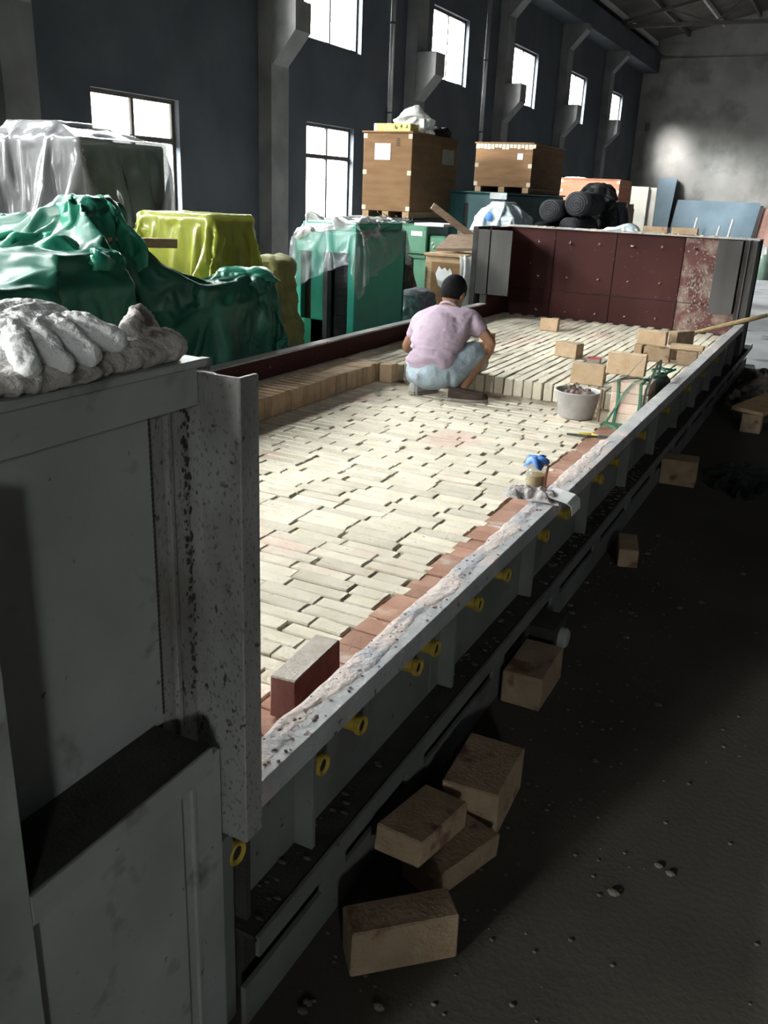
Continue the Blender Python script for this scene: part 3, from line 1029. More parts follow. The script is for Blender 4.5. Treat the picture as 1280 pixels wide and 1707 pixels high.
# ledge along the left side: headers on edge
LH = 0.128
Ld = thing('brick_ledge', 'low ledge of upright tan bricks along the left side of the kiln floor', 'brick ledge')
ml = {'full': brick_set(0.226, 0.0605, LH, 'brick_side', 8, 0.004, 0.0028)}
specs = []
y = 1.15
while y < 5.72:
    off = random.gauss(0, 0.005)
    specs.append((-3.025 + off, y, ZF + LH / 2, 'full', random.gauss(0, 0.008), random.gauss(0, 0.008)))
    y += 0.0705
lay(Ld, specs, ml, 70, 'ledge_bricks_hidden', LH, 'brick_side')
put('ledge_fill', MB().box(-3.26, -3.142, 1.1, 5.72, 0.13, ZF + LH - 0.012), 'mortar', Ld)
# base course under ledge
put('ledge_base', MB().box(-3.26, -2.91, 1.1, 5.72, 0.115, 0.229), 'mortar', Ld)

# raised platform: bricks on edge, long side along the kiln
RH = 0.118
Pf = thing('brick_platform', 'raised cream firebrick platform with a stepped front edge at the far kiln end', 'brick platform')
mp_ = {'full': brick_set(0.0655, 0.2285, RH, 'brick', 10, 0.0045), 'half': brick_set(0.0655, 0.113, RH, 'brick', 4, 0.0045),
       'front': brick_set(0.0615, 0.2285, RH, 'brick', 8, 0.0045), 'fronthalf': brick_set(0.0615, 0.113, RH, 'brick', 4, 0.0045)}
specs = []
x = -3.225
c = 0
while x < -0.90:
    y = 5.76
    k = 'full' if c % 2 == 0 else 'half'
    while y < 9.26:
        L = 0.233 if k == 'full' else 0.117
        if y + L > 9.3:
            break
        kk = {'full': 'front', 'half': 'fronthalf'}[k] if y < 5.77 else k
        specs.append((x + random.gauss(0, 0.0015), y + L / 2, ZR - RH / 2 + random.gauss(0, 0.0015), kk, random.gauss(0, 0.006), random.gauss(0, 0.006)))
        y += L
        k = 'full'
    x += 0.0708
    c += 1
lay(Pf, specs, mp_, 300, 'platform_bricks_beyond', RH, 'brick')
put('platform_base', MB().box(-3.26, -0.87, 5.80, 9.29, 0.116, ZR - RH - 0.002), 'mortar', Pf)
put('joint_fill', MB().box(-3.25, -0.88, 5.86, 9.28, ZR - RH - 0.002, ZR - 0.022), 'mortar', Pf)


# ---- loose bricks
def loose(label, L, W, H, c, rz=0.0, m='brick_side', group=None, rx=0.0, ry=0.0, bev=0.004, seed=1, m_top=None, name='loose_brick', chip=0.003):
    me = brick_mesh(name, L, W, H, seed, bev, chip)
    me.materials.append(MT[m])
    if m_top:
        me.materials.append(MT[m_top])
        for p in me.polygons:
            if p.normal.z > 0.6:
                p.material_index = 1
    o = put(name, me, None, None, c, (rx, ry, rz))
    return tag(o, label, 'brick', group)


def zrest(base, H):
    return base + H / 2 + 0.001


loose('thick maroon brick with a dusty grey top standing on edge against the near rim', 0.078, 0.252, 0.122, (-1.088, 1.762, zrest(ZF + 0.003, 0.122)), 0.06, 'brick_maroon', seed=3, m_top='brick_top')
loose('single tan brick standing on the platform in front of the red end wall', 0.165, 0.075, 0.112, (-2.43, 8.24, zrest(ZR + 0.002, 0.112)), 0.08, seed=4)
loose('single tan brick standing mid platform beside the small red block', 0.195, 0.114, 0.114, (-1.86, 6.91, zrest(ZR + 0.002, 0.114)), -0.25, seed=5)
loose('small brick with a red painted top lying on the platform', 0.10, 0.075, 0.045, (-1.612, 6.74, zrest(ZR + 0.002, 0.045)), 0.1, 'brick_top', seed=6, m_top='redplastic')
# stack by the right rim
zs = ZR + 0.002
loose('tan brick at the left foot of the stack leaning toward the rim', 0.060, 0.22, 0.112, (-1.375, 7.27, zrest(zs, 0.112)), 0.0, seed=7)
loose('brown brick on edge in the lower row of the stack by the rim', 0.205, 0.075, 0.112, (-1.228, 7.20, zrest(zs, 0.112)), 0.0, seed=8, m='brick_old')
loose('tan brick on edge crowning the stack by the right rim', 0.222, 0.080, 0.112, (-1.295, 7.27, zrest(zs + 0.113, 0.112)), 0.0, seed=9)
loose('reddish brick end-on behind the top brick of the rim stack', 0.08, 0.22, 0.11, (-1.10, 7.44, zrest(zs + 0.113, 0.11)), -0.5, seed=10, m='brick_old')
loose('brick under the end-on brick in the stack by the rim', 0.08, 0.22, 0.112, (-1.09, 7.46, zrest(zs, 0.112)), -0.35, seed=11)
loose('brown brick on edge closest to the rim under the thin slab', 0.150, 0.08, 0.112, (-0.995, 7.18, zrest(zs, 0.112)), 0.05, seed=12, m='brick_old')
loose('pale thin brick slab laid flat across the stack by the rim', 0.25, 0.115, 0.035, (-1.01, 7.20, zrest(zs + 0.115, 0.035)), 0.03, seed=13)
# blocks behind the mortar tub
loose('large plain tan block standing on the platform edge behind the mortar tub', 0.225, 0.075, 0.138, (-1.44, 5.92, zrest(ZR + 0.002, 0.138)), 0.0, seed=14)
loose('tan brick standing at the ledge corner beside the crouching man', 0.10, 0.10, 0.13, (-2.83, 5.66, zrest(ZF + 0.003, 0.13)), 0.0, seed=15)
# bricks on top of the end wall
loose('dark brick lying on top of the far end wall', 0.23, 0.114, 0.062, (-1.80, 9.46, zrest(1.2482, 0.062)), 0.0, 'brick_old', seed=16)
loose('orange tan brick lying on top of the far end wall', 0.245, 0.114, 0.064, (-1.52, 9.46, zrest(1.2482, 0.064)), 0.02, 'brick_side', seed=17)
# bricks on the dark floor outside
gz = 0.0
loose('worn brick on edge at the front of the heap on the dark floor', 0.232, 0.085, 0.118, (-0.578, 1.325, zrest(gz, 0.118)), 0.755, 'brick_old', seed=21)
loose('flat dusty brick propped on another in the floor heap by the kiln', 0.122, 0.232, 0.068, (-0.652, 1.585, 0.118), -0.10, 'brick_old', seed=22, rx=-0.16)
loose('half hidden brick under the propped brick in the floor heap', 0.116, 0.232, 0.068, (-0.585, 1.615, zrest(gz, 0.068)), -0.32, 'brick_old', seed=23)
loose('thick worn brick block lying beside the floor heap', 0.155, 0.235, 0.13, (-0.605, 1.87, zrest(gz, 0.13)), 0.06, 'brick_old', seed=24)
loose('dark brick on the floor beside the axle box', 0.13, 0.25, 0.115, (-0.672, 2.50, zrest(gz, 0.115)), 0.02, 'brick_old', seed=25)
loose('small yellowish wedge brick lying alone by the kiln foot', 0.085, 0.20, 0.085, (-0.655, 3.81, zrest(gz, 0.085)), 0.25, 'brick_old', seed=26)
loose('dark block on the floor beside the heap of netting', 0.20, 0.16, 0.15, (-0.66, 5.16, zrest(gz, 0.15)), 0.1, 'brick_old', seed=27)

# ================================================================== TUB, PACK, JAR, TOOLS
T = thing('mortar_tub', 'round grey rubber tub full of wet mortar beside the platform step', 'tub', (-1.372, 5.43, ZF + 0.004))
put('body', MB().lathe([(0, 0), (0.100, 0), (0.108, 0.006), (0.140, 0.162), (0.146, 0.166), (0.146, 0.172), (0.138, 0.172), (0.132, 0.160), (0.102, 0.012), (0, 0.012)], n=36).mesh('body', smooth=True), 'tub', T)
mm = MB()
n, m = 36, 10
vs, fs = [], []
for j in range(m + 1):
    for k in range(n):
        t = 2 * math.pi * k / n
        r = 0.128 * j / m
        x, y = r * math.cos(t), r * math.sin(t)
        z = 0.135 + (1 - (j / m) ** 2) * (0.035 + 0.05 * fbm((x, y, 0), 14, 3) + 0.02 * x / 0.13)
        vs.append((x, y, z))
for j in range(m):
    for k in range(n):
        fs.append((j * n + k, j * n + (k + 1) % n, (j + 1) * n + (k + 1) % n, (j + 1) * n + k))
put('mortar', mm.add(vs, fs), 'mortar_wet', T)
ch = MB()
for k in range(12):
    a, r = random.uniform(0, 6.28), random.uniform(0.0, 0.08)
    s = random.uniform(0.008, 0.020)
    ch.obox((-0.03 + r * math.cos(a), r * math.sin(a), 0.175 + random.uniform(-0.01, 0.025)), (s, s * 0.7, s * 1.6), Euler((random.random() * 3, random.random() * 3, random.random() * 3)).to_matrix())
o = put('mortar_lumps', ch.mesh('mortar_lumps', 0.004), 'mortar_wet', T)
o['kind'] = 'stuff'
tr = tag(put('wooden_stick', MB().tube([(-1.212, 5.36, 0.238), (-1.214, 5.38, 0.44)], 0.009, 8), 'wood_dark'), 'thin dark stick standing upright against the mortar tub', 'stick')

# strapped pack of pale bricks
P = thing('brick_pack', 'stack of pale bricks bound with green plastic straps beside the tub', 'brick pack', (-1.05, 5.52, ZF + 0.004))
pm = brick_set(0.225, 0.112, 0.064, 'brick', 4, 0.004)
for k in range(4):
    for j in range(2):
        put('brick', random.choice(pm), None, P, (random.uniform(-0.004, 0.004), -0.06 + j * 0.12, 0.033 + k * 0.0655), (0, 0, random.gauss(0, 0.02)))
st = MB()
for xx in (-0.075, 0.06):
    st.ribbon([(xx, -0.121, 0.0), (xx + 0.01, -0.123, 0.14), (xx, -0.121, 0.262), (xx, 0.0, 0.266), (xx, 0.121, 0.262), (xx, 0.122, 0.0)], 0.016, (1, 0, 0), 0.0012)
put('strap', st, 'strap', P)
st = MB()
st.ribbon([(-0.117, -0.10, 0.0), (-0.118, -0.05, 0.14), (-0.10, -0.10, 0.268), (-0.02, -0.16, 0.31), (0.05, -0.10, 0.42)], 0.014, (0, 1, 0.2), 0.0012)
st.ribbon([(-0.16, -0.15, 0.235), (-0.06, -0.13, 0.282), (0.03, -0.08, 0.29), (0.10, -0.02, 0.27)], 0.014, (0, 1, 0.3), 0.0012)
st.ribbon([(0.09, -0.124, 0.10), (0.10, -0.14, 0.24), (0.13, -0.05, 0.38), (0.135, 0.02, 0.40), (0.13, 0.05, 0.30)], 0.014, (1, 0, 0), 0.0012)
put('loose_strap', st, 'strap_dark', P)
st = MB()
st.ribbon([(-0.11, -0.30, 0.004), (-0.10, -0.22, 0.02), (-0.07, -0.14, 0.10), (-0.03, -0.135, 0.20), (0.02, -0.13, 0.275), (0.09, -0.02, 0.29)], 0.013, (1, 0, 0.2), 0.0012)
st.ribbon([(-0.12, -0.18, 0.01), (-0.03, -0.20, 0.015), (0.06, -0.19, 0.02), (0.08, -0.24, 0.012), (-0.02, -0.27, 0.01), (-0.09, -0.25, 0.02)], 0.014, (0, 0, 1), 0.0012)
st.ribbon([(0.13, 0.20, 0.31), (0.06, 0.32, 0.30), (0.16, 0.36, 0.29), (0.20, 0.22, 0.32), (0.15, 0.12, 0.30)], 0.014, (0, 0, 1), 0.0012)
st.ribbon([(0.10, 0.05, 0.285), (0.16, 0.16, 0.29), (0.12, 0.26, 0.31), (0.05, 0.22, 0.30), (0.11, 0.10, 0.29)], 0.014, (0.3, 0, 1), 0.0012)
put('loose_strap', st, 'strap', P)
loose('broad tan brick leaning on top of the strapped brick pack', 0.235, 0.07, 0.135, (-1.13, 5.60, ZF + 0.004 + 0.270 + 0.072), 0.05, seed=31, rx=-0.06)
gs = tag(put('tangled_strap', MB().ribbon([(-1.0, 5.98, 0.352), (-0.93, 6.08, 0.36), (-0.98, 6.20, 0.365), (-1.06, 6.12, 0.358), (-1.02, 6.02, 0.37), (-0.92, 6.14, 0.375), (-0.94, 6.28, 0.36), (-1.08, 6.26, 0.356)], 0.016, (0.2, 0.1, 1), 0.0012), 'strap'),
         'loose tangle of green packing strap on the platform behind the brick pack', 'strap')
bg = MB()
ellipsoid(bg, (0, 0, 0), (0.060, 0.09, 0.075), 20, 12)
bm_ = bg.mesh('dark_bag', smooth=True)
wrinkle(bm_, 0.03, 22, 4)
tag(put('dark_bag', bm_, 'strap_dark', None, (-0.952, 5.80, 0.43)), 'crumpled dark bag lying against the rim behind the brick pack', 'bag')

# jar with a blue bag lid
J = thing('drink_jar', 'clear plastic jar of yellow tea covered with a blue bag', 'jar', (-1.143, 3.90, ZF + 0.004))
put('jar_wall', MB().lathe([(0, 0), (0.040, 0), (0.046, 0.006), (0.046, 0.125), (0.043, 0.125), (0.043, 0.008), (0, 0.004)], n=28).mesh('jar_wall', smooth=True), 'jar', J)
put('tea', MB().lathe([(0, 0.009), (0.042, 0.009), (0.042, 0.060), (0, 0.060)], n=28), 'tea', J)
ld = MB().lathe([(0, 0.150), (0.02, 0.148), (0.042, 0.141), (0.052, 0.131), (0.055, 0.122), (0.057, 0.113)], n=36).mesh('blue_cover', smooth=True)
for v in ld.vertices:
    a = math.atan2(v.co.y, v.co.x)
    rr = math.hypot(v.co.x, v.co.y)
    k = 1 + 0.16 * math.sin(5 * a + 1) * (rr / 0.06) ** 2 + 0.10 * noise.noise(v.co * 40)
    v.co.x *= k
    v.co.y *= k
    v.co.z += 0.018 * math.sin(4 * a + 2) * (rr / 0.06) ** 3 + 0.010 * noise.noise(v.co * 50)
put('blue_cover', ld, 'bluelid', J)
put('straw_tube', MB().tube([(0.054, -0.012, 0.0), (0.052, -0.008, 0.06), (0.060, -0.004, 0.118)], 0.0065, 8), 'brick_red', J)

# rag and paper on the rim
def rag(w_, d_, seed, amp, nx=46, ny=30):
    vs, fs = [], []
    for j in range(ny + 1):
        for i in range(nx + 1):
            u, v = i / nx - 0.5, j / ny - 0.5
            x = u * w_ * (1 + 0.15 * noise.noise(Vector((v * 3, seed, 0))))
            y = v * d_ * (1 + 0.25 * noise.noise(Vector((u * 3, seed, 2))))
            z = amp * (0.45 + fbm((x, y, 0), 16, seed) * 0.9) * max(0, 1 - (2 * u) ** 4) * max(0.1, 1 - (2 * v) ** 4)
            vs.append((x, y, max(z, 0.001)))
    for j in range(ny):
        for i in range(nx):
            a = j * (nx + 1) + i
            fs.append((a, a + 1, a + nx + 2, a + nx + 1))
    return vs, fs


rv, rfc = rag(0.215, 0.13, 5.0, 0.050)
rm = MB().add(rv, rfc).mesh('work_rag', smooth=True)
tag(put('work_rag', rm, 'rag', None, (-0.885, 3.00, 0.4945), (0, 0, 0.10)), 'crumpled mortar stained rag lying across the kiln rim', 'rag')
pv = MB().ribbon([(-0.83, 3.03, 0.512), (-0.79, 3.03, 0.508), (-0.745, 3.03, 0.500), (-0.728, 3.03, 0.490), (-0.722, 3.03, 0.455)], 0.11, (0, 1, 0.05), 0.0008)
tag(put('white_paper', pv, 'paper'), 'folded white paper draped over the rim beside the rag', 'paper')

# pliers and red thing by the pack
PL = thing('pliers', 'old pliers with one yellow grip lying open on the brick floor', 'pliers', (-1.13, 4.98, ZF + 0.012))
put('handle', MB().tube([(0.02, 0.015, 0), (-0.03, 0.035, 0.0), (-0.07, 0.015, 0.0), (-0.10, 0.005, 0)], [0.006, 0.009, 0.009, 0.006], 8), 'yellowplastic', PL)
put('handle', MB().tube([(0.02, 0.01, 0), (-0.04, -0.03, 0.0), (-0.10, -0.035, 0.0), (-0.155, -0.045, 0)], [0.006, 0.008, 0.008, 0.006], 8), 'darkgrey', PL)
put('jaw', MB().bar((0.015, 0.012, 0), (0.075, 0.02, 0.004), 0.02, 0.012), 'darkgrey', PL)
put('pivot', MB().lathe([(0, 0.012), (0.010, 0.012), (0.010, -0.008), (0, -0.008)], (0.018, 0.012, 0), 12), 'steel', PL)
tag(put('red_tape_roll', MB().lathe([(0.016, 0.0), (0.030, 0.0), (0.030, 0.022), (0.016, 0.022), (0.016, 0.0)], n=24), 'redplastic', None, (-1.005, 5.02, ZF + 0.006), (0.15, 0, 0)),
    'small red ring lying on the brick floor against the rim', 'tape')

# wooden tool handle across the far rim
wh = MB().tube([(-1.14, 7.60, 0.515), (-0.95, 7.66, 0.575), (-0.70, 7.74, 0.66), (-0.52, 7.80, 0.722)], [0.010, 0.016, 0.020, 0.016], 10)
tag(put('wooden_pole', wh.mesh('wooden_pole', smooth=True), 'bamboo'), 'long worn wooden handle resting over the rim and jutting outside', 'pole')

# ================================================================== GLOVES ON THE NEAR END
finger = [
    [((-0.905, 0.775, 1.338), 0.019), ((-0.888, 0.752, 1.345), 0.017), ((-0.866, 0.742, 1.332), 0.0155), ((-0.850, 0.736, 1.316), 0.0145), ((-0.842, 0.733, 1.303), 0.012)],
    [((-0.910, 0.805, 1.343), 0.019), ((-0.890, 0.785, 1.348), 0.018), ((-0.864, 0.780, 1.332), 0.0165), ((-0.846, 0.784, 1.314), 0.0155), ((-0.838, 0.788, 1.301), 0.013)],
    [((-0.912, 0.835, 1.345), 0.019), ((-0.892, 0.820, 1.351), 0.018), ((-0.864, 0.823, 1.336), 0.017), ((-0.846, 0.829, 1.318), 0.0165), ((-0.838, 0.834, 1.305), 0.014)],
    [((-0.915, 0.865, 1.345), 0.019), ((-0.892, 0.852, 1.353), 0.018), ((-0.866, 0.866, 1.342), 0.0165), ((-0.848, 0.882, 1.330), 0.0155), ((-0.842, 0.893, 1.322), 0.0135)],
]
palm = [[((-0.960, 0.830, 1.332), 0.038), ((-1.005, 0.845, 1.322), 0.036), ((-1.06, 0.86, 1.315), 0.032)]]
ex = MB()
ellipsoid(ex, (-0.955, 0.825, 1.330), (0.065, 0.085, 0.045), 20, 12)
ellipsoid(ex, (-0.915, 0.790, 1.330), (0.040, 0.060, 0.036), 20, 12)
gl = None
bmx = bmesh.new()
for ch_ in finger + palm:
    mtmp = skin_data([ch_], 1)
    bmx.from_mesh(mtmp)
mex = ex.mesh('x')
bmx.from_mesh(mex)
gme = bpy.data.meshes.new('cotton_glove')
bmx.to_mesh(gme)
bmx.free()
gme = remesh(gme, 0.0022, 2)
gme.name = 'cotton_glove'
wrinkle(gme, 0.007, 55, 1.0, True, (1.0, 0.6, 1))
wrinkle(gme, 0.003, 150, 3.0, True)
gme.materials.clear()
tag(put('cotton_glove', gme, 'glove'), 'white cotton work glove with fingers curled over the near kiln edge', 'glove')
# second glove lying flat under it with a turned-up cuff
ex = MB()
ellipsoid(ex, (-0.885, 0.78, 1.296), (0.050, 0.15, 0.016), 24, 10)
ellipsoid(ex, (-0.880, 0.93, 1.300), (0.040, 0.10, 0.018), 24, 10)
ellipsoid(ex, (-0.885, 1.00, 1.304), (0.045, 0.040, 0.022), 20, 10)
ex.obox((-0.905, 0.995, 1.325), (0.016, 0.075, 0.050), Euler((0.3, -0.5, 0.35)).to_matrix())
um = remesh(ex.mesh('x'), 0.0028, 5)
wrinkle(um, 0.010, 38, 7.0, True)
wrinkle(um, 0.003, 140, 2.0, True)
um.materials.clear()
um.name = 'soiled_glove'
tag(put('soiled_glove', um, 'glove_dirty'), 'soiled cotton glove with turned-up cuff lying flat beneath the white glove', 'glove')

# ================================================================== THE MAN
PS = thing('person', 'person in a pale lilac shirt and denim shorts crouching to lay bricks', 'person', (-2.3, 5.42, ZF + 0.004))
PO = Vector(PS.location)
pel, wai, che, nek = Vector((-2.36, 5.40, 0.425)), Vector((-2.365, 5.43, 0.53)), Vector((-2.37, 5.53, 0.675)), Vector((-2.37, 5.63, 0.80))
hed = Vector((-2.375, 5.70, 0.895))
Rs, Re, Rw, Rh = Vector((-2.185, 5.60, 0.740)), Vector((-2.035, 5.60, 0.605)), Vector((-2.105, 5.69, 0.475)), Vector((-2.135, 5.73, 0.430))
Ls, Le, Lw, Lh = Vector((-2.555, 5.58, 0.690)), Vector((-2.675, 5.60, 0.505)), Vector((-2.63, 5.80, 0.42)), Vector((-2.60, 5.87, 0.405))
Rhip, Rk, Ra = Vector((-2.26, 5.42, 0.41)), Vector((-2.085, 5.66, 0.590)), Vector((-2.165, 5.44, 0.295))
Lhip, Lk, La = Vector((-2.46, 5.42, 0.40)), Vector((-2.56, 5.80, 0.560)), Vector((-2.46, 5.44, 0.295))
body = [
    [(pel, 0.115), (wai, 0.115), (che, 0.125), (nek, 0.060), (hed - Vector((0, 0.01, 0.05)), 0.055)],
    [(che, 0.125), (Rs, 0.058), ((Rs + Re) / 2, 0.046), (Re, 0.038), ((Re + Rw) / 2, 0.034), (Rw, 0.026)],
    [(che, 0.125), (Ls, 0.058), ((Ls + Le) / 2, 0.046), (Le, 0.038), ((Le + Lw) / 2, 0.034), (Lw, 0.026)],
    [(pel, 0.115), (Rhip, 0.088), ((Rhip + Rk) / 2, 0.076), (Rk, 0.056), ((Rk * 0.62 + Ra * 0.38) + Vector((0, -0.02, 0)), 0.055), (Ra, 0.035), (Ra + Vector((0.02, 0.0, -0.04)), 0.034)],
    [(pel, 0.115), (Lhip, 0.088), ((Lhip + Lk) / 2, 0.076), (Lk, 0.056), ((Lk * 0.62 + La * 0.38) + Vector((0, -0.02, 0)), 0.055), (La, 0.035), (La + Vector((-0.005, 0.02, -0.04)), 0.034)],
]
ex = MB()
hr = Euler((-0.45, 0, -0.25)).to_matrix()
ellipsoid(ex, hed, (0.074, 0.092, 0.108), 24, 16, hr)
ellipsoid(ex, hed + hr @ Vector((0, 0.04, -0.055)), (0.055, 0.055, 0.055), 16, 12, hr)      # jaw
ellipsoid(ex, hed + hr @ Vector((0, 0.098, -0.015)), (0.013, 0.018, 0.022), 12, 8, hr)      # nose
ellipsoid(ex, hed + hr @ Vector((0, 0.086, -0.062)), (0.022, 0.010, 0.008), 12, 8, hr)      # lips
ellipsoid(ex, hed + hr @ Vector((0.0, 0.083, 0.022)), (0.050, 0.012, 0.010), 12, 8, hr)     # brow
for s in (-1, 1):
    ellipsoid(ex, hed + hr @ Vector((0.078 * s, -0.002, -0.012)), (0.012, 0.020, 0.032), 12, 8, hr)   # ears


def hand(base, aim, up, s=1.0):
    """palm with five bent fingers"""
    aim, up = Vector(aim).normalized(), Vector(up).normalized()
    side = aim.cross(up).normalized()
    m_ = MB()
    m_.tube([base, base + aim * 0.03, base + aim * 0.075], [0.026, 0.034, 0.032], 10)
    m_.tube([base + side * 0.02 + aim * 0.02, base + side * 0.022 + aim * 0.075], [0.018, 0.016], 8)
    m_.tube([base - side * 0.02 + aim * 0.02, base - side * 0.022 + aim * 0.075], [0.018, 0.016], 8)
    for k, (o_, L) in enumerate(((-0.030, 0.055), (-0.011, 0.068), (0.009, 0.072), (0.028, 0.064))):
        p = base + aim * 0.075 + side * o_
        m_.tube([p, p + aim * L * 0.45 - up * 0.006, p + aim * L * 0.75 - up * 0.028, p + aim * L * 0.78 - up * 0.052], [0.0098, 0.0095, 0.009, 0.0075], 8)
    p = base + aim * 0.022 + side * 0.034
    m_.tube([p, p + side * 0.022 + aim * 0.025 - up * 0.012, p + side * 0.018 + aim * 0.05 - up * 0.034], [0.013, 0.011, 0.009], 8)
    return m_


hR = hand(Rw + (Rh - Rw) * 0.25, Rh - Rw, (0.5, -0.55, 0.5))
hL = hand(Lw + (Lh - Lw) * 0.25, Lh - Lw, (-0.1, -0.2, 1))
bmx = bmesh.new()
bmx.from_mesh(skin_data(body, 1, root=0))
for q in (ex, hL):
    bmx.from_mesh(q.mesh('x'))
bme2 = bpy.data.meshes.new('body')
bmx.to_mesh(bme2)
bmx.free()
bme2 = remesh(bme2, 0.006, 3)
bme2.materials.clear()
bme2.name = 'body'
bme2.transform(Matrix.Translation(-PO))
put('body', bme2, 'skin', PS)
# shirt: torso and upper arms, slightly larger
shirt = [
    [(pel + Vector((0, 0.0, 0.02)), (0.150, 0.125)), (wai + Vector((0, -0.005, 0)), (0.158, 0.128)), (che + Vector((0, -0.015, 0.0)), (0.150, 0.140)), (nek + Vector((0, -0.025, -0.015)), 0.082)],
    [(che + Vector((0, -0.015, 0.0)), (0.150, 0.140)), (Rs + Vector((0, 0, -0.005)), 0.078), ((Rs * 0.35 + Re * 0.65), 0.068)],
    [(che + Vector((0, -0.015, 0.0)), (0.150, 0.140)), (Ls + Vector((0, 0, -0.005)), 0.078), ((Ls * 0.35 + Le * 0.65), 0.066)],
]
bmx = bmesh.new()
bmx.from_mesh(skin_data(shirt, 2))
ex = MB()
ellipsoid(ex, (-2.375, 5.475, 0.62), (0.185, 0.125, 0.20), 24, 16, Euler((-0.5, -0.08, 0.0)).to_matrix())
ellipsoid(ex, (-2.375, 5.395, 0.475), (0.175, 0.125, 0.090), 24, 16, Euler((-0.15, -0.06, 0.0)).to_matrix())
ellipsoid(ex, (-2.375, 5.57, 0.725), (0.215, 0.105, 0.085), 24, 16, Euler((-0.35, -0.10, 0.0)).to_matrix())
bmx.from_mesh(ex.mesh('x'))
sm = bpy.data.meshes.new('shirt')
bmx.to_mesh(sm)
bmx.free()
sm = remesh(sm, 0.006, 6)
wrinkle(sm, 0.030, 8, 2.0, True, (0.8, 0.8, 2.0), lambda c_: 0.25 + 0.75 * max(0, min(1, (0.68 - c_.z) / 0.2)))
wrinkle(sm, 0.010, 17, 6.0, True, (0.7, 0.7, 1.6), lambda c_: 0.4 + 0.6 * max(0, min(1, (0.70 - c_.z) / 0.2)))
wrinkle(sm, 0.004, 34, 5.0, True)
bmx = bmesh.new()
bmx.from_mesh(sm)
bmesh.ops.bisect_plane(bmx, geom=bmx.verts[:] + bmx.edges[:] + bmx.faces[:], plane_co=(-2.36, 5.3, 0.425), plane_no=(-0.13, -0.10, -1), clear_outer=True)
bmx.to_mesh(sm)
bmx.free()
sm.materials.clear()
sm.name = 'shirt'
sm.transform(Matrix.Translation(-PO))
so = put('shirt', sm, 'shirt', PS)
cl = MB()
cc = nek + Vector((0, -0.006, 0.004))
ring = [cc + Euler((-0.75, 0, 0)).to_matrix() @ Vector((0.066 * math.cos(t), 0.062 * math.sin(t), 0)) for t in [2 * math.pi * k / 24 for k in range(25)]]
put('collar', MB().tube([p - PO for p in ring], 0.009, 8, False).mesh('collar', smooth=True), 'shirt', so)
# shorts
sh = [
    [(pel + Vector((0, -0.01, -0.03)), (0.150, 0.125)), (pel + Vector((0, 0.0, 0.06)), (0.140, 0.115))],
    [(pel + Vector((0, -0.01, -0.03)), (0.150, 0.125)), (Rhip + Vector((0.01, 0, -0.01)), 0.112), ((Rhip + Rk) / 2 + Vector((0, 0, 0.0)), 0.098), (Rhip * 0.12 + Rk * 0.88, 0.082)],
    [(pel + Vector((0, -0.01, -0.03)), (0.150, 0.125)), (Lhip + Vector((-0.01, 0, -0.01)), 0.112), ((Lhip + Lk) / 2, 0.098), (Lhip * 0.12 + Lk * 0.88, 0.082)],
]
ex = MB()
ellipsoid(ex, (-2.36, 5.375, 0.395), (0.165, 0.125, 0.105), 24, 14, Euler((0, -0.05, 0)).to_matrix())
bmx = bmesh.new()
bmx.from_mesh(skin_data(sh, 2))
bmx.from_mesh(ex.mesh('x'))
hm = bpy.data.meshes.new('shorts')
bmx.to_mesh(hm)
bmx.free()
hm = remesh(hm, 0.006, 6)
wrinkle(hm, 0.014, 12, 8.0, True)
wrinkle(hm, 0.003, 40, 1.0, True)
hm.materials.clear()
hm.name = 'shorts'
hm.transform(Matrix.Translation(-PO))
ho = put('shorts', hm, 'shorts', PS)
kc = MB()
for k in range(11):
    z = 0.40 - 0.0125 * k
    p = Vector((-2.405 + 0.004 * math.sin(k * 1.3), 5.238 + 0.010 * (k / 10.0 - 0.5) ** 2 + 0.006 * math.sin(k), z))
    a = k % 2 * math.pi / 2
    rg = [p - PO + Vector((0.0065 * math.cos(t) * math.cos(a), 0.0065 * math.cos(t) * math.sin(a), 0.0095 * math.sin(t))) for t in [2 * math.pi * q / 10 for q in range(11)]]
    kc.tube(rg, 0.0022, 5, False)
put('key_chain', kc, 'steel', ho)
# hair
hm_ = MB()
ellipsoid(hm_, hed + hr @ Vector((0, -0.014, 0.018)), (0.083, 0.097, 0.104), 32, 22, hr)
hme = hm_.mesh('hair', smooth=True)
bmx = bmesh.new()
bmx.from_mesh(hme)
bmesh.ops.bisect_plane(bmx, geom=bmx.verts[:] + bmx.edges[:] + bmx.faces[:], plane_co=hed + hr @ Vector((0, 0.062, 0.03)), plane_no=hr @ Vector((0, 0.75, -0.62)), clear_outer=True)
bmesh.ops.bisect_plane(bmx, geom=bmx.verts[:] + bmx.edges[:] + bmx.faces[:], plane_co=hed + hr @ Vector((0, -0.05, -0.055)), plane_no=hr @ Vector((0, 0.3, -1)), clear_outer=True)
bmx.to_mesh(hme)
bmx.free()
wrinkle(hme, 0.006, 60, 1, True)
hme.transform(Matrix.Translation(-PO))
put('hair', hme, 'hair', PS)


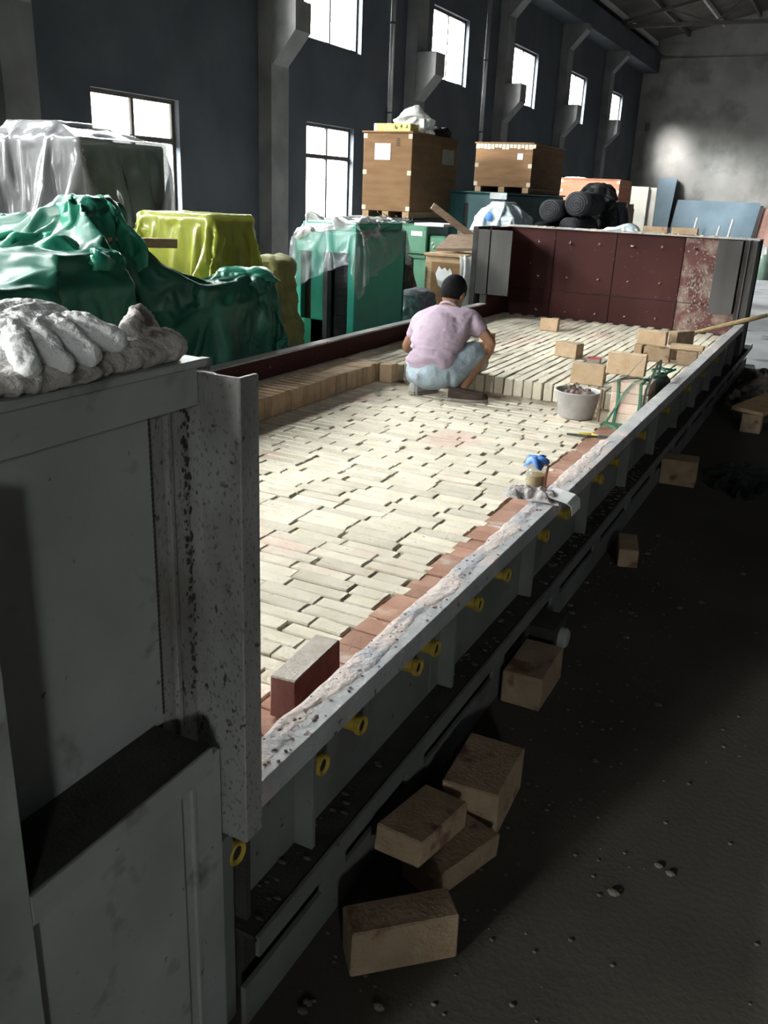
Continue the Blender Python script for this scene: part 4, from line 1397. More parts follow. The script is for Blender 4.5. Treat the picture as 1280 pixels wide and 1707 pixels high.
# shoes
def shoe(a, b, w_, parent, mu, zb):
    """heel point a to toe point b on the floor"""
    a, b = Vector(a), Vector(b)
    d = (b - a)
    L = d.length
    ang = math.atan2(d.y, d.x)
    out = []
    for part in (0, 1):
        prof = []
        N = 14
        vs, fs = [], []
        for i in range(N + 1):
            u = i / N
            wd = w_ * (0.72 + 0.45 * math.sin(min(1, u * 1.15) * math.pi * 0.62) - 0.25 * max(0, u - 0.72) / 0.28) * (1 - 0.55 * max(0, (u - 0.82) / 0.18) ** 2) * (0.75 if i == 0 else 1)
            if part == 0:
                z0, z1 = 0, 0.022
            else:
                z0 = 0.020
                z1 = 0.085 if u < 0.3 else 0.085 - 0.030 * ((u - 0.3) / 0.7) ** 0.8 - 0.022 * max(0, (u - 0.85) / 0.15) ** 2
                wd *= 0.94
            for (sx, z) in ((-1, z0), (-1, z0 + (z1 - z0) * 0.6), (-0.5, z1), (0.5, z1), (1, z0 + (z1 - z0) * 0.6), (1, z0)):
                vs.append((u * L, sx * wd / 2, z))
        for i in range(N):
            for k in range(6):
                fs.append((i * 6 + k, i * 6 + (k + 1) % 6, i * 6 + 6 + (k + 1) % 6, i * 6 + 6 + k))
        fs += [tuple(range(6)), tuple(range(N * 6 + 5, N * 6 - 1, -1))]
        me = MB().add(vs, fs).mesh('shoe', 0.003)
        me.transform(Matrix.Translation(Vector((a.x, a.y, zb)) - PO) @ Matrix.Rotation(ang, 4, 'Z'))
        out.append(me)
    o = put('shoe', out[1], mu, parent)
    put('sole', out[0], 'sole', o)


shoe((-2.235, 5.375, 0), (-1.985, 5.475, 0), 0.095, PS, 'shoe', ZF + 0.004)
shoe((-2.50, 5.36, 0), (-2.42, 5.60, 0), 0.095, PS, 'shoe_grey', ZF + 0.004)
# right hand in a grey glove, with its own five fingers
hRm = remesh(hR.mesh('x'), 0.004, 3)
wrinkle(hRm, 0.006, 60, 2.0, True)
hRm.materials.clear()
hRm.name = 'work_glove'
hRm.transform(Matrix.Translation(-PO))
put('work_glove', hRm, 'glove_dirty', PS)
loose('brown brick standing on end on the platform just ahead of the crouching man', 0.114, 0.065, 0.16, (-2.45, 6.62, zrest(ZR + 0.003, 0.16)), -0.2, 'brick_old', seed=41)

# ================================================================== STORED MACHINES AND CRATES, LEFT AND BEYOND


def simple_box(label, name, cat, x0, x1, y0, y1, z0, z1, m, bevel=0.006):
    o = put(name, MB().box(x0, x1, y0, y1, z0, z1).mesh(name, bevel), m)
    return tag(o, label, cat)


# ---- covers are let fall over the things they cover, then frozen
SIM, COLL = [], []


def collider(x0, x1, y0, y1, z0, z1, bev=0.02):
    me = MB().box(x0, x1, y0, y1, z0, z1).mesh('tmp_col', bev)
    o = bpy.data.objects.new('tmp_col', me)
    COL.objects.link(o)
    o.modifiers.new('c', 'COLLISION')
    o.collision.thickness_outer = 0.006
    o.collision.cloth_friction = 30
    COLL.append(o)


def cover(key, cx, cy, z, sx, sy, rz=0.0, res=60, crumple=0.03, cscale=5.0, bend=0.5, seed=0.0, shape=None):
    bm = bmesh.new()
    bmesh.ops.create_grid(bm, x_segments=res, y_segments=max(8, int(res * sy / sx)), size=0.5)
    R_ = Matrix.Rotation(rz, 3, 'Z')
    for v in bm.verts:
        x, y = v.co.x * sx, v.co.y * sy
        zz = crumple * noise.noise(Vector((x * cscale + seed, y * cscale, seed))) + (shape(x, y) if shape else 0)
        v.co = R_ @ Vector((x, y, 0)) + Vector((cx, cy, z + zz))
    me = bpy.data.meshes.new('tmp_cloth')
    bm.to_mesh(me)
    bm.free()
    o = bpy.data.objects.new('tmp_cloth', me)
    COL.objects.link(o)
    md = o.modifiers.new('c', 'CLOTH')
    st_ = md.settings
    st_.quality = 4
    st_.mass = 0.3
    st_.tension_stiffness = st_.compression_stiffness = st_.shear_stiffness = 12
    st_.bending_stiffness = bend
    st_.air_damping = 2
    md.collision_settings.distance_min = 0.006
    md.collision_settings.collision_quality = 2
    SIM.append((key, o))


collider(-3.47, -0.8, -0.5, 9.6, -0.2, 0.49)
collider(-3.47, -0.8, -0.5, 1.06, 0.4, 1.27)
collider(-9, -3.4, 2, 18, -0.3, 0.0)
# grey film
collider(-7.55, -6.20, 6.15, 7.30, 0, 1.86)
collider(-7.35, -6.55, 6.25, 7.15, 1.80, 2.00, 0.09)
cover('grey', -6.85, 6.70, 2.16, 3.2, 3.0, 0.12, 64, 0.10, 3.0, 1.2, 3.0)
# dark tarpaulin
collider(-5.30, -3.72, 3.05, 4.05, 0, 0.98)
collider(-4.40, -3.80, 3.55, 4.05, 0.95, 1.12)
collider(-5.20, -4.70, 3.20, 3.90, 0.95, 1.15)
cover('tarp_a', -4.45, 3.62, 1.35, 2.7, 2.1, 0.05, 72, 0.12, 3.5, 0.6, 11.0)
# bright tarpaulin, bunched
collider(-5.60, -4.10, 4.14, 4.60, 0, 1.14)
collider(-4.55, -4.20, 4.22, 4.50, 1.1, 1.41, 0.05)
collider(-5.30, -4.95, 4.22, 4.50, 1.1, 1.26, 0.05)
cover('tarp_b', -4.70, 4.22, 1.62, 1.9, 1.25, 0.12, 72, 0.26, 4.5, 0.4, 21.0)
# right tarpaulin
collider(-4.20, -3.62, 4.72, 5.32, 0, 0.80)
collider(-4.00, -3.62, 5.18, 5.36, 0.75, 0.93)
collider(-3.95, -3.66, 4.62, 4.95, 0.75, 0.90)
cover('tarp_c', -3.93, 4.98, 1.12, 1.7, 1.9, 0.0, 72, 0.16, 4.5, 0.4, 31.0)
# yellow film
collider(-4.98, -4.28, 5.50, 6.05, 0, 1.30)
cover('yellow', -4.55, 5.80, 1.45, 2.0, 1.8, 0.1, 60, 0.08, 4.0, 1.2, 51.0)
# teal cabinet
collider(-4.50, -3.88, 7.008, 8.02, 0, 1.18)
collider(-4.44, -3.92, 7.06, 7.96, 1.16, 1.25)
cover('clear', -4.19, 7.44, 1.42, 1.35, 1.55, 0.25, 60, 0.09, 6.0, 0.8, 71.0)
cover('white', -4.20, 7.42, 1.50, 0.70, 0.85, 0.2, 44, 0.18, 7.0, 0.4, 77.0)
# pale blue bundle
collider(-4.48, -3.95, 11.28, 12.05, 0, 1.28)
collider(-4.36, -4.08, 11.36, 11.90, 1.25, 1.45, 0.06)
cover('blue', -4.21, 11.66, 1.62, 1.5, 1.6, 0.15, 56, 0.10, 6.0, 0.9, 101.0)
# navy cloth
collider(-4.14, -3.72, 15.70, 16.52, 0, 1.51)
cover('navy', -3.93, 16.1, 1.62, 1.6, 1.9, 0.0, 50, 0.05, 5.0, 0.5, 121.0)
for f in range(1, 46):
    sc.frame_set(f)
dg = bpy.context.evaluated_depsgraph_get()
CLOTH = {}
for key, o in SIM:
    me = bpy.data.meshes.new_from_object(o.evaluated_get(dg))
    me.polygons.foreach_set('use_smooth', [True] * len(me.polygons))
    CLOTH[key] = me
for key, o in SIM:
    bpy.data.objects.remove(o)
for o in COLL:
    bpy.data.objects.remove(o)
sc.frame_set(1)


def cpart(name, key, m, parent):
    me = CLOTH[key]
    me.name = name
    bm = bmesh.new()
    bm.from_mesh(me)
    bmesh.ops.subdivide_edges(bm, edges=bm.edges[:], cuts=1, smooth=0.6, use_grid_fill=True)
    bm.to_mesh(me)
    bm.free()
    me.polygons.foreach_set('use_smooth', [True] * len(me.polygons))
    me.transform(Matrix.Translation(-Vector(parent.location)))
    return put(name, me, m, parent)


# grey plastic covered machine
C = thing('covered_machine', 'big machine under a shiny grey plastic sheet in front of the near window', 'machine', (-6.85, 6.7, 0))
wpart('machine_body', MB().box(-7.54, -6.21, 6.16, 7.29, 0, 1.85).box(-7.26, -6.64, 6.34, 7.06, 1.85, 1.98), 'darkgrey', C, 0.02)
cpart('plastic_cover', 'grey', 'film', C)

# green tarpaulins
C = thing('tarpaulin', 'dark green tarpaulin draped low over a machine beside the near kiln end', 'tarpaulin', (-4.4, 3.6, 0))
cpart('sheet', 'tarp_a', 'tarp_dark', C)
C = thing('tarpaulin', 'bright green tarpaulin bunched into a peak above the darker tarpaulin', 'tarpaulin', (-4.9, 4.2, 0))
cpart('sheet', 'tarp_b', 'tarp', C)
C = thing('tarpaulin', 'green tarpaulin spread over low machines below the yellow plastic cover', 'tarpaulin', (-3.95, 4.85, 0))
cpart('sheet', 'tarp_c', 'tarp_dark', C)
fm = drape(-3.80, 5.27, 0.20, 0.10, 0.985, 0.90, 0.3, 0.03, 5, 0.03, 41.0, None, 0.05, 3, 0.03, cs=6.0)
wpart('folded_edge', fm, 'tarp', C)
plk = MB().bar((-4.16, 4.12, 1.17), (-4.16, 4.92, 1.135), 0.10, 0.06)
tag(put('wood_plank', plk.mesh('wood_plank', 0.003), 'wood'), 'short light wood plank lying across the green tarpaulin', 'plank')

# yellow plastic cover
C = thing('covered_machine', 'machine under a yellow green plastic sheet behind the tarpaulins', 'machine', (-4.6, 5.7, 0))
wpart('machine_body', MB().box(-4.97, -4.29, 5.51, 6.04, 0, 1.29), 'wood_dark', C, 0.01)
cpart('plastic_cover', 'yellow', 'film_yellow', C)
C = thing('cloth_sack', 'olive brown sack slumped between the yellow cover and the teal cabinet', 'sack', (-4.45, 6.58, 0))
wpart('sack_cloth', drape(-4.45, 6.58, 0.20, 0.16, 0.98, 0.0, 0.2, 0.10, 5, 0.06, 61.0, lambda x, y: -0.9 * (x * x + y * y), 0.07, 2.5, 0.0, cs=4.0), 'sack_olive', C)

# teal cabinet
C = thing('machine_cabinet', 'bright teal steel machine cabinet with open doorway and clear plastic on top', 'cabinet', (-4.2, 7.5, 0))
cb = MB()
X_0, X_1, Y_0, Y_1, ZT = -4.50, -3.88, 7.02, 8.02, 1.16
cb.box(X_0, X_0 + 0.04, Y_0, Y_1, 0, ZT).box(X_1 - 0.03, X_1, Y_0, Y_1, 0, ZT).box(X_0, X_1, Y_1 - 0.03, Y_1, 0, ZT).box(X_0, X_1, Y_0, Y_1, ZT, ZT + 0.02)
wpart('body', cb, 'teal', C, 0.003)
fr = MB()
fr.box(X_0 + 0.04, X_0 + 0.06, Y_0 - 0.012, Y_0, 0, 1.0).box(X_0, X_1, Y_0 - 0.012, Y_0, 1.0, ZT)
fr.box(X_0 + 0.17, X_0 + 0.30, Y_0 - 0.012, Y_0, 0, 1.0).box(X_1 - 0.07, X_1, Y_0 - 0.012, Y_0, 0, 1.0).box(X_0, X_0 + 0.30, Y_0 - 0.012, Y_0, 0, 0.40)
fr.box(X_0, X_0 + 0.04, Y_0 - 0.012, Y_0, 0, 1.0)
wpart('door_frame', fr, 'teal', C, 0.002)
wpart('grey_door_edge', MB().box(X_0 + 0.30, X_0 + 0.345, Y_0 - 0.02, Y_0 + 0.05, 0, 1.0), 'darkgrey', C)
sl = MB()
for k in range(16):
    sl.box(X_0 + 0.35, X_1 - 0.075, Y_0 + 0.10 + (k % 2) * 0.006, Y_0 + 0.12, 0.02 + k * 0.06, 0.078 + k * 0.06)
wpart('shutter', sl, 'darkgrey', C)
wpart('inside_panel', MB().box(X_0 + 0.06, X_0 + 0.29, Y_0 + 0.06, Y_0 + 0.08, 0.35, 1.0), 'black', C)
tp = MB().box(X_0 + 0.05, X_1 - 0.02, Y_0 + 0.03, Y_1 - 0.05, ZT + 0.02, ZT + 0.09)
wpart('top_tray', tp, 'teal', C, 0.005)
cpart('clear_sheet', 'clear', 'film_clear', C)
cpart('white_sheet', 'white', 'film_white', C)

# green machine behind the cabinet
C = thing('green_machine', 'dark green machine bed with small fittings behind the teal cabinet', 'machine', (-4.6, 9.9, 0))
wpart('bed', MB().box(-5.05, -4.30, 9.65, 10.3, 0, 0.80), 'green_machine', C, 0.01)
wpart('head', MB().box(-5.05, -4.42, 9.68, 10.3, 0.80, 1.17), 'green_machine', C, 0.012)
wpart('side_housing', MB().box(-4.41, -4.20, 9.72, 10.3, 0.80, 1.07), 'green_machine', C, 0.02)
wpart('lid', MB().box(-5.10, -4.16, 9.62, 10.34, 0.865, 0.885), 'green_machine', C, 0.004)
for (x, z) in ((-4.88, 1.08), (-4.80, 1.05), (-4.72, 1.10), (-4.74, 1.00), (-4.33, 0.97), (-4.31, 0.93)):
    wpart('fitting', MB().tube([(x, 9.68, z), (x, 9.63, z + 0.01), (x + 0.02, 9.62, z + 0.04)], 0.008, 7), 'bolt', C)
wpart('name_plate', MB().box(-4.62, -4.48, 9.674, 9.68, 1.06, 1.11), 'grey_label', C)
wpart('paper_stack', MB().box(-4.62, -4.25, 9.75, 10.2, 1.172, 1.20), 'paper', C)
# scraps of wire and packing on top
sw = MB()
for k in range(14):
    a = Vector((random.uniform(-5.2, -4.75), random.uniform(9.7, 10.1), 1.19))
    pts = [a]
    for q in range(5):
        pts.append(pts[-1] + Vector((random.uniform(-0.06, 0.06), random.uniform(-0.05, 0.05), random.uniform(-0.02, 0.04))))
    for p in pts:
        p.z = max(p.z, 1.18)
    sw.tube(pts, 0.005, 5)
s_ = tag(put('wire_scrap', sw, 'strap_dark'), 'tangle of dark wire scraps on top of the green machine', 'wire')
s_['kind'] = 'stuff'
tz = MB().bar((-4.98, 9.75, 1.235), (-4.76, 9.80, 1.195), 0.035, 0.014).bar((-4.98, 9.72, 1.185), (-4.88, 9.76, 1.212), 0.03, 0.012)
tag(put('t_bracket', tz, 'paper'), 'small white T shaped bracket lying on the green machine', 'bracket')

# slanted timber, white panel, dark board, tan cupboard
tag(put('slanted_timber', MB().bar((-4.30, 9.52, 1.40), (-3.50, 9.95, 0.80), 0.075, 0.075).mesh('slanted_timber', 0.003), 'wood_dark'), 'squared timber leaning diagonally behind the far left corner post', 'timber')
simple_box('upright pale grey panel behind the slanted timber', 'pale_sheet', 'sheet', -4.17, -3.62, 9.98, 10.02, 0.0, 1.155, 'board', 0.003)
tag(put('dark_board', MB().obox((-3.80, 9.30, 1.04), (0.50, 0.40, 0.03), Euler((0.35, -0.06, 0)).to_matrix()), 'wood_dark'), 'dark tilted board lying above the tan cupboard', 'board')
C = thing('tan_cupboard', 'tan wooden cupboard front with a torn white paper patch behind the man', 'cupboard', (-3.9, 9.0, 0))
wpart('carcass', MB().box(-4.10, -3.62, 8.98, 9.40, 0, 0.90), 'wood', C, 0.004)
wpart('front_panel', MB().box(-4.02, -3.68, 8.965, 8.98, 0.06, 0.84), 'ply', C, 0.002)
wpart('top_rail', MB().box(-4.11, -3.61, 8.955, 9.42, 0.90, 0.93), 'wood', C, 0.003)
pp = MB()
a = [(-3.965, 0.72), (-3.93, 0.80), (-3.895, 0.765), (-3.86, 0.79), (-3.83, 0.755), (-3.80, 0.785), (-3.775, 0.74), (-3.79, 0.66), (-3.81, 0.60), (-3.86, 0.55), (-3.93, 0.60)]
pp.prism(a, 'y', 8.961, 8.965)
wpart('torn_paper', pp, 'paper', C)
C = thing('hanging_film', 'sheet of milky plastic hanging beside the far left corner post', 'plastic sheet', (-3.56, 8.95, 0))
fv, ff = [], []
for j in range(25):
    for i in range(17):
        u, v = i / 16, j / 24
        fv.append((-3.66 + 0.20 * u + 0.02 * math.sin(v * 4), 8.86 + 0.04 * math.sin(u * 11 + v * 2) + 0.02 * noise.noise(Vector((u * 4, v * 6, 3))), 0.93 - 0.92 * v + 0.03 * noise.noise(Vector((u * 5, 0, 9)))))
for j in range(24):
    for i in range(16):
        ff.append((j * 17 + i, j * 17 + i + 1, j * 17 + i + 18, j * 17 + i + 17))
wpart('film', MB().add(fv, ff), 'film_white', C)
C = thing('cloth_sack', 'grey sack slumped at the foot of the teal cabinet behind the man', 'sack', (-3.95, 8.42, 0))
wpart('sack_cloth', drape(-3.90, 8.42, 0.17, 0.16, 0.62, 0.0, 0.1, 0.05, 5, 0.04, 81.0, lambda x, y: -1.5 * (x * x + y * y), 0.06, 2.5, 0.0, cs=5.0), 'felt_end', C)
C = thing('dark_sack', 'black sack standing between the teal cabinet and the tan cupboard', 'sack', (-4.25, 8.75, 0))
wpart('sack_cloth', drape(-4.33, 8.84, 0.13, 0.13, 0.90, 0.0, 0.1, 0.05, 4, 0.04, 85.0, lambda x, y: -1.0 * (x * x + y * y), 0.05, 3, 0.0, cs=4.0), 'black', C)


# plywood crates
def crate(label, x0, x1, y0, y1, z0, z1, m, labels=True, lid=True, runners=True):
    c_ = thing('plywood_crate', label, 'crate', ((x0 + x1) / 2, (y0 + y1) / 2, z0 - 0.08))
    wpart('body', MB().box(x0, x1, y0, y1, z0, z1), m, c_, 0.006)
    if lid:
        wpart('lid', MB().box(x0 - 0.02, x1 + 0.02, y0 - 0.02, y1 + 0.02, z1 + 0.001, z1 + 0.022), m, c_, 0.004)
    if runners:
        for q in (0.08, 0.5, 0.92):
            yy = x0 + (x1 - x0) * q
            wpart('runner', MB().box(yy - 0.05, yy + 0.05, y0, y1, z0 - 0.08, z0 - 0.001), 'wood', c_, 0.003)
    for (xx, z) in ((x0, z1 - 0.04), (x1, z1 - 0.04), (x0, (z0 + z1) / 2), (x1, (z0 + z1) / 2), (x0, z0 + 0.04), (x1, z0 + 0.04)):
        s_ = 0.06 if xx == x0 else -0.06
        wpart('corner_clip', MB().box(min(xx, xx + s_), max(xx, xx + s_), y0 - 0.004, y0 - 0.0005, z - 0.03, z + 0.03), 'ply_tape', c_)
    return c_


sup = simple_box('dark steel machine bed carrying the tall plywood crate', 'machine_bed', 'machine', -6.45, -5.45, 11.35, 13.2, 0, 1.19, 'darkgrey', 0.02)
c1 = crate('tall tan plywood crate with a silver label under a heap of packing', -6.24, -5.50, 11.42, 12.98, 1.275, 2.27, 'ply')
wpart('label_plate', MB().box(-6.06, -5.82, 11.412, 11.418, 1.93, 2.14), 'grey_label', c1)
hd = MB()
for k in range(5):
    hd.box(-5.735, -5.685, 11.413, 11.418, 2.11 + k * 0.021, 2.119 + k * 0.021)
wpart('handling_mark', hd, 'ink', c1)
wpart('side_paper', MB().box(-5.499, -5.494, 12.42, 12.84, 1.93, 2.13), 'board', c1)
# heap on the tall crate
yb = thing('yellow_carton', 'flat yellow carton with dark characters on the tall crate', 'carton', (-5.85, 11.55, 2.293))
wpart('box', MB().box(-6.10, -5.56, 11.46, 11.72, 2.294, 2.39), 'yellow_card', yb, 0.004)
ik = MB()
for (x, z, w_, h_) in ((-5.79, 2.325, 0.012, 0.045), (-5.765, 2.325, 0.012, 0.025), (-5.78, 2.322, 0.03, 0.008), (-5.70, 2.33, 0.010, 0.05), (-5.715, 2.352, 0.04, 0.008), (-5.63, 2.335, 0.035, 0.008), (-5.615, 2.345, 0.008, 0.03)):
    ik.box(x, x + w_, 11.4555, 11.4598, z, z + h_)
wpart('print', ik, 'ink', yb)
wpart('end_face', MB().box(-6.105, -6.06, 11.452, 11.459, 2.296, 2.388), 'paper', yb)
wb_ = thing('packing_bag', 'crumpled white plastic bag of packing on top of the tall crate', 'bag', (-5.80, 11.9, 2.293))
wpart('film', drape(-5.80, 12.04, 0.24, 0.18, 2.50, 2.295, 0.2, 0.05, 6, 0.05, 91.0, lambda x, y: 0.16 * math.exp(-((x - 0.02) ** 2 + y * y) / 0.03), 0.09, 3, 0.0, cs=6.0), 'film_white', wb_)
bb = thing('black_bag', 'black crumpled bag and boxes on the back of the tall crate', 'bag', (-5.62, 12.4, 2.293))
wpart('film', drape(-5.68, 12.60, 0.15, 0.20, 2.42, 2.295, 0.0, 0.02, 5, 0.03, 95.0, None, 0.07, 3, 0.0, cs=6.0), 'black', bb)
simple_box('small white carton beside the black bag on the tall crate', 'small_carton', 'carton', -5.55, -5.49, 11.735, 11.80, 2.2935, 2.47, 'paper', 0.003)

# blue machine carrying the second crate
C = thing('blue_machine', 'dark teal blue machine casing under the wide plywood crate', 'machine', (-4.9, 14.0, 0))
wpart('casing', MB().box(-5.35, -4.50, 12.45, 15.3, 0, 1.56), 'teal_dull', C, 0.02)
wpart('casing_top', MB().box(-5.37, -4.48, 12.43, 15.32, 1.561, 1.585), 'teal_dull', C, 0.006)
wpart('dark_slot', MB().box(-5.12, -5.06, 12.44, 12.449, 0.9, 1.42), 'black', C)
wpart('vent_frame', MB().box(-4.72, -4.47, 12.40, 12.429, 1.49, 1.575), 'grey_label', C)
c2 = crate('wide tan plywood crate stacked on the dark teal machine', -5.48, -4.56, 13.65, 15.25, 1.668, 2.28, 'ply')
tp = MB()
for k in range(16):
    x = -5.47 + 0.06 * k
    tp.box(x, x + 0.05, 13.64, 13.6485, 2.20 + random.uniform(0, 0.03), 2.278)
wpart('torn_tape', tp, 'ply_tape', c2)
wpart('label_paper', MB().box(-4.80, -4.71, 13.643, 13.6485, 2.06, 2.15), 'paper', c2)

# wrapped machine in pale blue film
C = thing('wrapped_machine', 'angular bundle wrapped in pale blue plastic beyond the end wall', 'bundle', (-4.2, 11.6, 0))
wpart('block', MB().box(-4.47, -3.96, 11.29, 12.04, 0, 1.27), 'board', C, 0.01)
pr = MB()
ellipsoid(pr, (-4.27, 11.235, 1.28), (0.055, 0.02, 0.055), 14, 8)
wpart('blue_knob', pr, 'bluelid', C)
cpart('plastic_film', 'blue', 'film_blue', C)

# felt rolls
bed2 = simple_box('low dark bench under the rolls of felt', 'felt_bench', 'bench', -4.25, -3.30, 12.45, 13.9, 0, 1.05, 'black', 0.02)


def roll(label, x, z, r, y0, y1, skew=0.0):
    t = thing('felt_roll', label, 'roll', (x, (y0 + y1) / 2, z - r))
    mb = MB().tube([(x, y0, z), (x + skew, y1, z)], r, 20)
    me_ = wpart('roll_body', mb, 'felt', t, 0.0, True)
    sp = []
    for k in range(80):
        a = k * 0.32
        rr = r * 0.96 * (1 - k / 84)
        sp.append((x + rr * math.cos(a), y0 - 0.004, z + rr * math.sin(a)))
    wpart('wound_edge', MB().tube(sp, r * 0.022, 5), 'felt_end', t)
    wpart('core', MB().lathe([(0, -0.006), (r * 0.22, -0.006), (r * 0.22, 0.01), (0, 0.01)], (x, y0, z), 12, 'y'), 'black', t)


roll('large roll of dark felt with a grey wound end on the left of the heap', -3.90, 1.37, 0.15, 12.62, 13.7)
roll('roll of dark felt lying lowest in the middle of the heap', -3.60, 1.175, 0.12, 12.55, 13.7)
roll('roll of dark felt on top of the heap beside the red crate', -3.565, 1.475, 0.165, 12.75, 13.75, 0.0)
roll('small roll of dark felt at the bottom left of the heap', -3.99, 1.135, 0.083, 12.50, 13.6)
C = thing('felt_heap', 'black loose felt thrown over the back of the felt rolls', 'felt', (-3.6, 13.6, 1.05))
wpart('cloth', drape(-3.62, 14.12, 0.26, 0.20, 1.78, 1.05, 0.1, 0.06, 5, 0.05, 111.0, lambda x, y: -1.2 * x * x, 0.09, 2.6, 0.0, cs=5), 'black', C)
bed3 = simple_box('dark support under the loose black felt', 'support_block', 'block', -3.85, -3.40, 13.92, 14.35, 0, 1.049, 'black', 0.01)

# navy covered box
C = thing('covered_box', 'box under a dark navy cloth with a white top beside the felt rolls', 'box', (-3.75, 15.9, 0))
wpart('box_body', MB().box(-4.13, -3.73, 15.71, 16.51, 0, 1.50), 'darkgrey', C, 0.01)
cpart('navy_cloth', 'navy', 'navy', C)
wpart('white_top', MB().box(-4.14, -3.78, 15.74, 16.2, 1.528, 1.56), 'paper', C, 0.01)
# red plywood crate far
sup = simple_box('stack of dark timber under the red plywood crate', 'timber_stack', 'timber', -6.1, -4.6, 20.0, 21.3, 0, 1.40, 'wood_dark', 0.02)
c3 = crate('long reddish plywood crate beyond the felt rolls', -6.02, -4.72, 20.10, 21.2, 1.485, 1.95, 'ply_red')
wpart('torn_plastic', drape(-5.75, 20.3, 0.25, 0.15, 2.0, 1.93, 0.1, 0.03, 5, 0.03, 131.0, None, 0.04, 3, 0.0, cs=6.0), 'film_white', c3)
for k, (x, h_) in enumerate(((-4.50, 1.52), (-4.40, 1.50), (-4.30, 1.49))):
    simple_box(['tallest of the three upright brown cartons below the red crate', 'middle one of the three upright brown cartons below the red crate', 'shortest of the three upright brown cartons below the red crate'][k],
               'brown_carton', 'carton', x - 0.045, x + 0.045, 19.0, 19.6, 0, h_, 'wood_dark', 0.004)['group'] = 'brown cartons below the red crate'
# boards leaning far back
simple_box('pale board standing upright in front of the bright end wall', 'pale_board', 'board', -6.65, -6.12, 30.0, 30.05, 0, 2.0, 'board', 0.004)
simple_box('thin dark edged pale board next to the upright board', 'thin_board', 'board', -6.08, -5.88, 30.1, 30.14, 0, 1.98, 'board', 0.004)
simple_box('dark post between the pale boards and the blue sheets', 'dark_post', 'post', -6.115, -6.085, 30.0, 30.03, 0, 2.0, 'black', 0.0)


def leaning(label, x0, x1, ybase, ytop, ztop, m, shear=0.0):
    mb = MB()
    t = 0.03
    vs = []
    for (yy, z, sh_) in ((ybase, 0.0, 0.0), (ytop, ztop, shear)):
        for dy in (0, t):
            vs += [(x0 + sh_, yy + dy, z), (x1 + sh_, yy + dy, z)]
    mb.add(vs, [(0, 1, 3, 2), (4, 6, 7, 5), (0, 4, 5, 1), (2, 3, 7, 6), (0, 2, 6, 4), (1, 5, 7, 3)])
    return tag(put('steel_sheet', mb.mesh('steel_sheet'), m), label, 'sheet')


leaning('tall narrow blue grey steel sheet leaning on the end wall', -8.55, -7.75, 43.0, 43.95, 2.62, 'bluesheet', 0.0)
leaning('second dark sheet just behind the tall blue grey sheet', -7.985, -7.82, 43.62, 44.2, 2.60, 'black', 0.05)
leaning('wide blue grey steel sheet leaning low on the end wall', -7.70, -4.15, 43.2, 43.9, 1.72, 'bluesheet', 0.12)
leaning('dull pink sheet leaning on the end wall beyond the blue ones', -4.0, -2.6, 43.4, 44.0, 1.5, 'pink')
tag(put('rubber_strip', MB().bar((-4.10, 43.1, 0.02), (-3.95, 43.8, 1.60), 0.12, 0.04), 'black'), 'black strip leaning between the blue and pink sheets', 'strip')
for k, (x, lab) in enumerate(((-6.55, 'short white rod standing before the wide blue sheet near its left end'), (-5.55, 'short white rod standing before the wide blue sheet at its middle'), (-5.05, 'bent white rod standing before the wide blue sheet near its right end'))):
    tag(put('steel_rod', MB().tube([(x, 42.6, 0.0), (x + 0.12, 42.7, 1.0 if k != 1 else 0.7)], 0.045, 8), 'grey_label'), lab, 'rod')

# pale plastic scrap behind the far end wall
C = thing('plastic_scrap', 'pale green plastic scrap lying on top of the far end wall', 'plastic sheet', (-2.1, 9.5, 1.248))
wpart('film', drape(-2.16, 9.50, 0.19, 0.07, 1.275, 1.2495, 0.02, 0.02, 5, 0.02, 141.0, lambda x, y: 0.055 * math.exp(-((x - 0.08) ** 2) / 0.012), 0.03, 2.5, 0.0, cs=9.0), 'film_blue', C)

# right side, beyond the kiln
B = thing('gas_bottle', 'small pale green gas bottle standing on the bright floor far right', 'bottle', (-1.72, 22.0, 0))
put('body', MB().lathe([(0, 0), (0.13, 0), (0.14, 0.03), (0.14, 0.42), (0.10, 0.52), (0.05, 0.56), (0, 0.56)], n=20).mesh('body', smooth=True), 'bottle_green', B)
put('valve', MB().lathe([(0, 0.56), (0.03, 0.56), (0.03, 0.66), (0.05, 0.67), (0.05, 0.70), (0, 0.70)], n=12), 'bolt', B)
put('hose', MB().tube([(0, 0, 0.68), (0.05, -0.1, 0.80), (0.12, -0.1, 0.95), (0.2, 0.0, 1.1)], 0.012, 6), 'black', B)
C = thing('machine_stand', 'dark machine stand with white fittings at the far right edge', 'machine', (-1.25, 22.6, 0))
wpart('frame', MB().box(-1.50, -0.9, 22.4, 23.0, 0, 1.05), 'black', C, 0.02)
wpart('fitting', MB().lathe([(0, -0.06), (0.09, -0.06), (0.09, 0.06), (0, 0.06)], (-1.42, 22.36, 0.98), 14, 'y').tube([(-1.42, 22.36, 0.9), (-1.5, 22.3, 0.6), (-1.62, 22.2, 0.45)], 0.02, 6), 'paper', C)
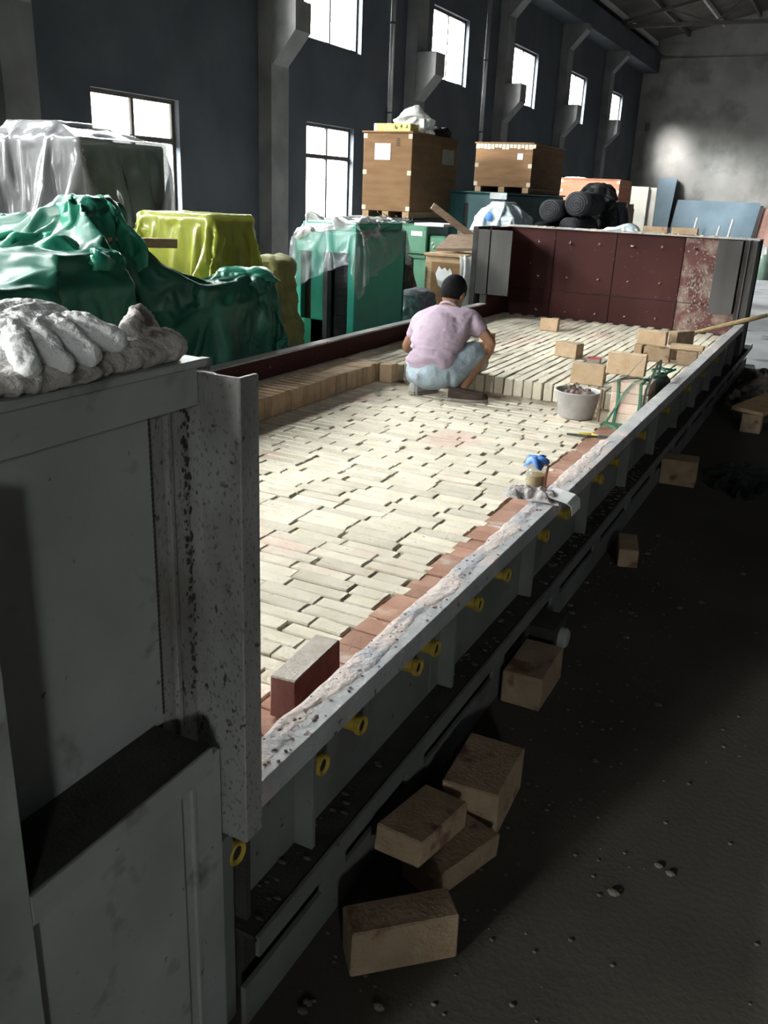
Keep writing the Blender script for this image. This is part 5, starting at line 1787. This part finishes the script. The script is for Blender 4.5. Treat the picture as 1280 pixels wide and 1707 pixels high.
# rubble heap, boards and netting on the floor right of the kiln
hp = MB()
vs, fs = [], []
n, m = 40, 14
for j in range(m + 1):
    for k in range(n):
        t = 2 * math.pi * k / n
        r = j / m
        x, y = 0.34 * r * math.cos(t), 1.0 * r * math.sin(t)
        z = 0.16 * (1 - r * r) * (0.7 + 0.8 * fbm((x, y, 0), 5, 8)) + 0.02 * noise.noise(Vector((x * 20, y * 20, 0))) * (1 - r)
        vs.append((x, y, max(z, 0.0)))
for j in range(m):
    for k in range(n):
        fs.append((j * n + k, j * n + (k + 1) % n, (j + 1) * n + (k + 1) % n, (j + 1) * n + k))
tag(put('rubble_heap', hp.add(vs, fs), 'rubble', None, (-0.40, 8.1, 0.0)), 'low dark heap of rubble and dust against the far kiln side', 'rubble')
rb = MB()
for k in range(60):
    x, y = random.gauss(-0.45, 0.14), random.uniform(6.9, 9.2)
    s = random.uniform(0.02, 0.06)
    if x < -0.68:
        x = -0.5
    rb.obox((x, y, s * 0.4 + 0.05), (s, s * 1.3, s * 0.8), Euler((random.random(), random.random(), random.random() * 3)).to_matrix())
o = tag(put('rubble_chips', rb.mesh('rubble_chips', 0.004), 'rubble'), 'broken brick chips scattered over the rubble heap', 'rubble')
o['kind'] = 'stuff'
tag(put('wood_board', MB().obox((-0.36, 7.05, 0.16), (0.24, 0.62, 0.03), Euler((0.06, 0.03, -0.35)).to_matrix()).mesh('wood_board', 0.002), 'wood'), 'weathered board lying on blocks right of the kiln', 'board')
tag(put('wood_board', MB().obox((0.02, 7.20, 0.165), (0.20, 0.60, 0.03), Euler((0.05, 0.0, -0.3)).to_matrix()).mesh('wood_board', 0.002), 'board'), 'greyish second board beside the weathered board', 'board')
for (x, y, lab) in ((-0.42, 6.78, 'dark block under the near end of the weathered board'), (-0.30, 7.28, 'dark block under the far end of the weathered board'), (0.02, 7.20, 'dark block under the greyish board')):
    simple_box(lab, 'support_block', 'block', x - 0.07, x + 0.07, y - 0.08, y + 0.08, 0, 0.132, 'brick_old', 0.006)
C = thing('netting_heap', 'flat heap of dark green netting with a stick on the dark floor', 'netting', (-0.42, 5.45, 0))
nv = MB()
for k in range(26):
    a = Vector((-0.42 + random.gauss(0, 0.06), 5.42 + random.gauss(0, 0.10), 0.01))
    pts = [a]
    ang = random.uniform(-0.9, 0.4)
    for q in range(6):
        ang += random.uniform(-0.5, 0.5)
        nx_ = pts[-1] + Vector((0.04 * math.cos(ang), 0.05 * math.sin(ang), 0))
        nx_.z = random.uniform(0.006, 0.04)
        pts.append(nx_)
    nv.ribbon(pts, random.uniform(0.02, 0.05), (0, 0.6, 0.4), 0.0015)
wpart('net', nv, 'net', C)['kind'] = 'stuff'
wpart('stick', MB().tube([(-0.46, 5.42, 0.05), (-0.33, 5.55, 0.03), (-0.22, 5.66, 0.02)], 0.010, 6), 'black', C)
# grit and pebbles on the dark floor
gr = MB()
for k in range(420):
    x = -0.74 + abs(random.gauss(0, 0.35))
    y = random.uniform(0.95, 4.2)
    r = random.uniform(0.001, 0.005) if random.random() < 0.95 else random.uniform(0.008, 0.014)
    ellipsoid(gr, (x, y, r * 0.4), (r * 1.3, r, r * 0.7), 6, 4)
o = tag(put('floor_grit', gr, 'grit'), 'grit and small pebbles strewn over the dark floor beside the kiln', 'grit')
o['kind'] = 'stuff'
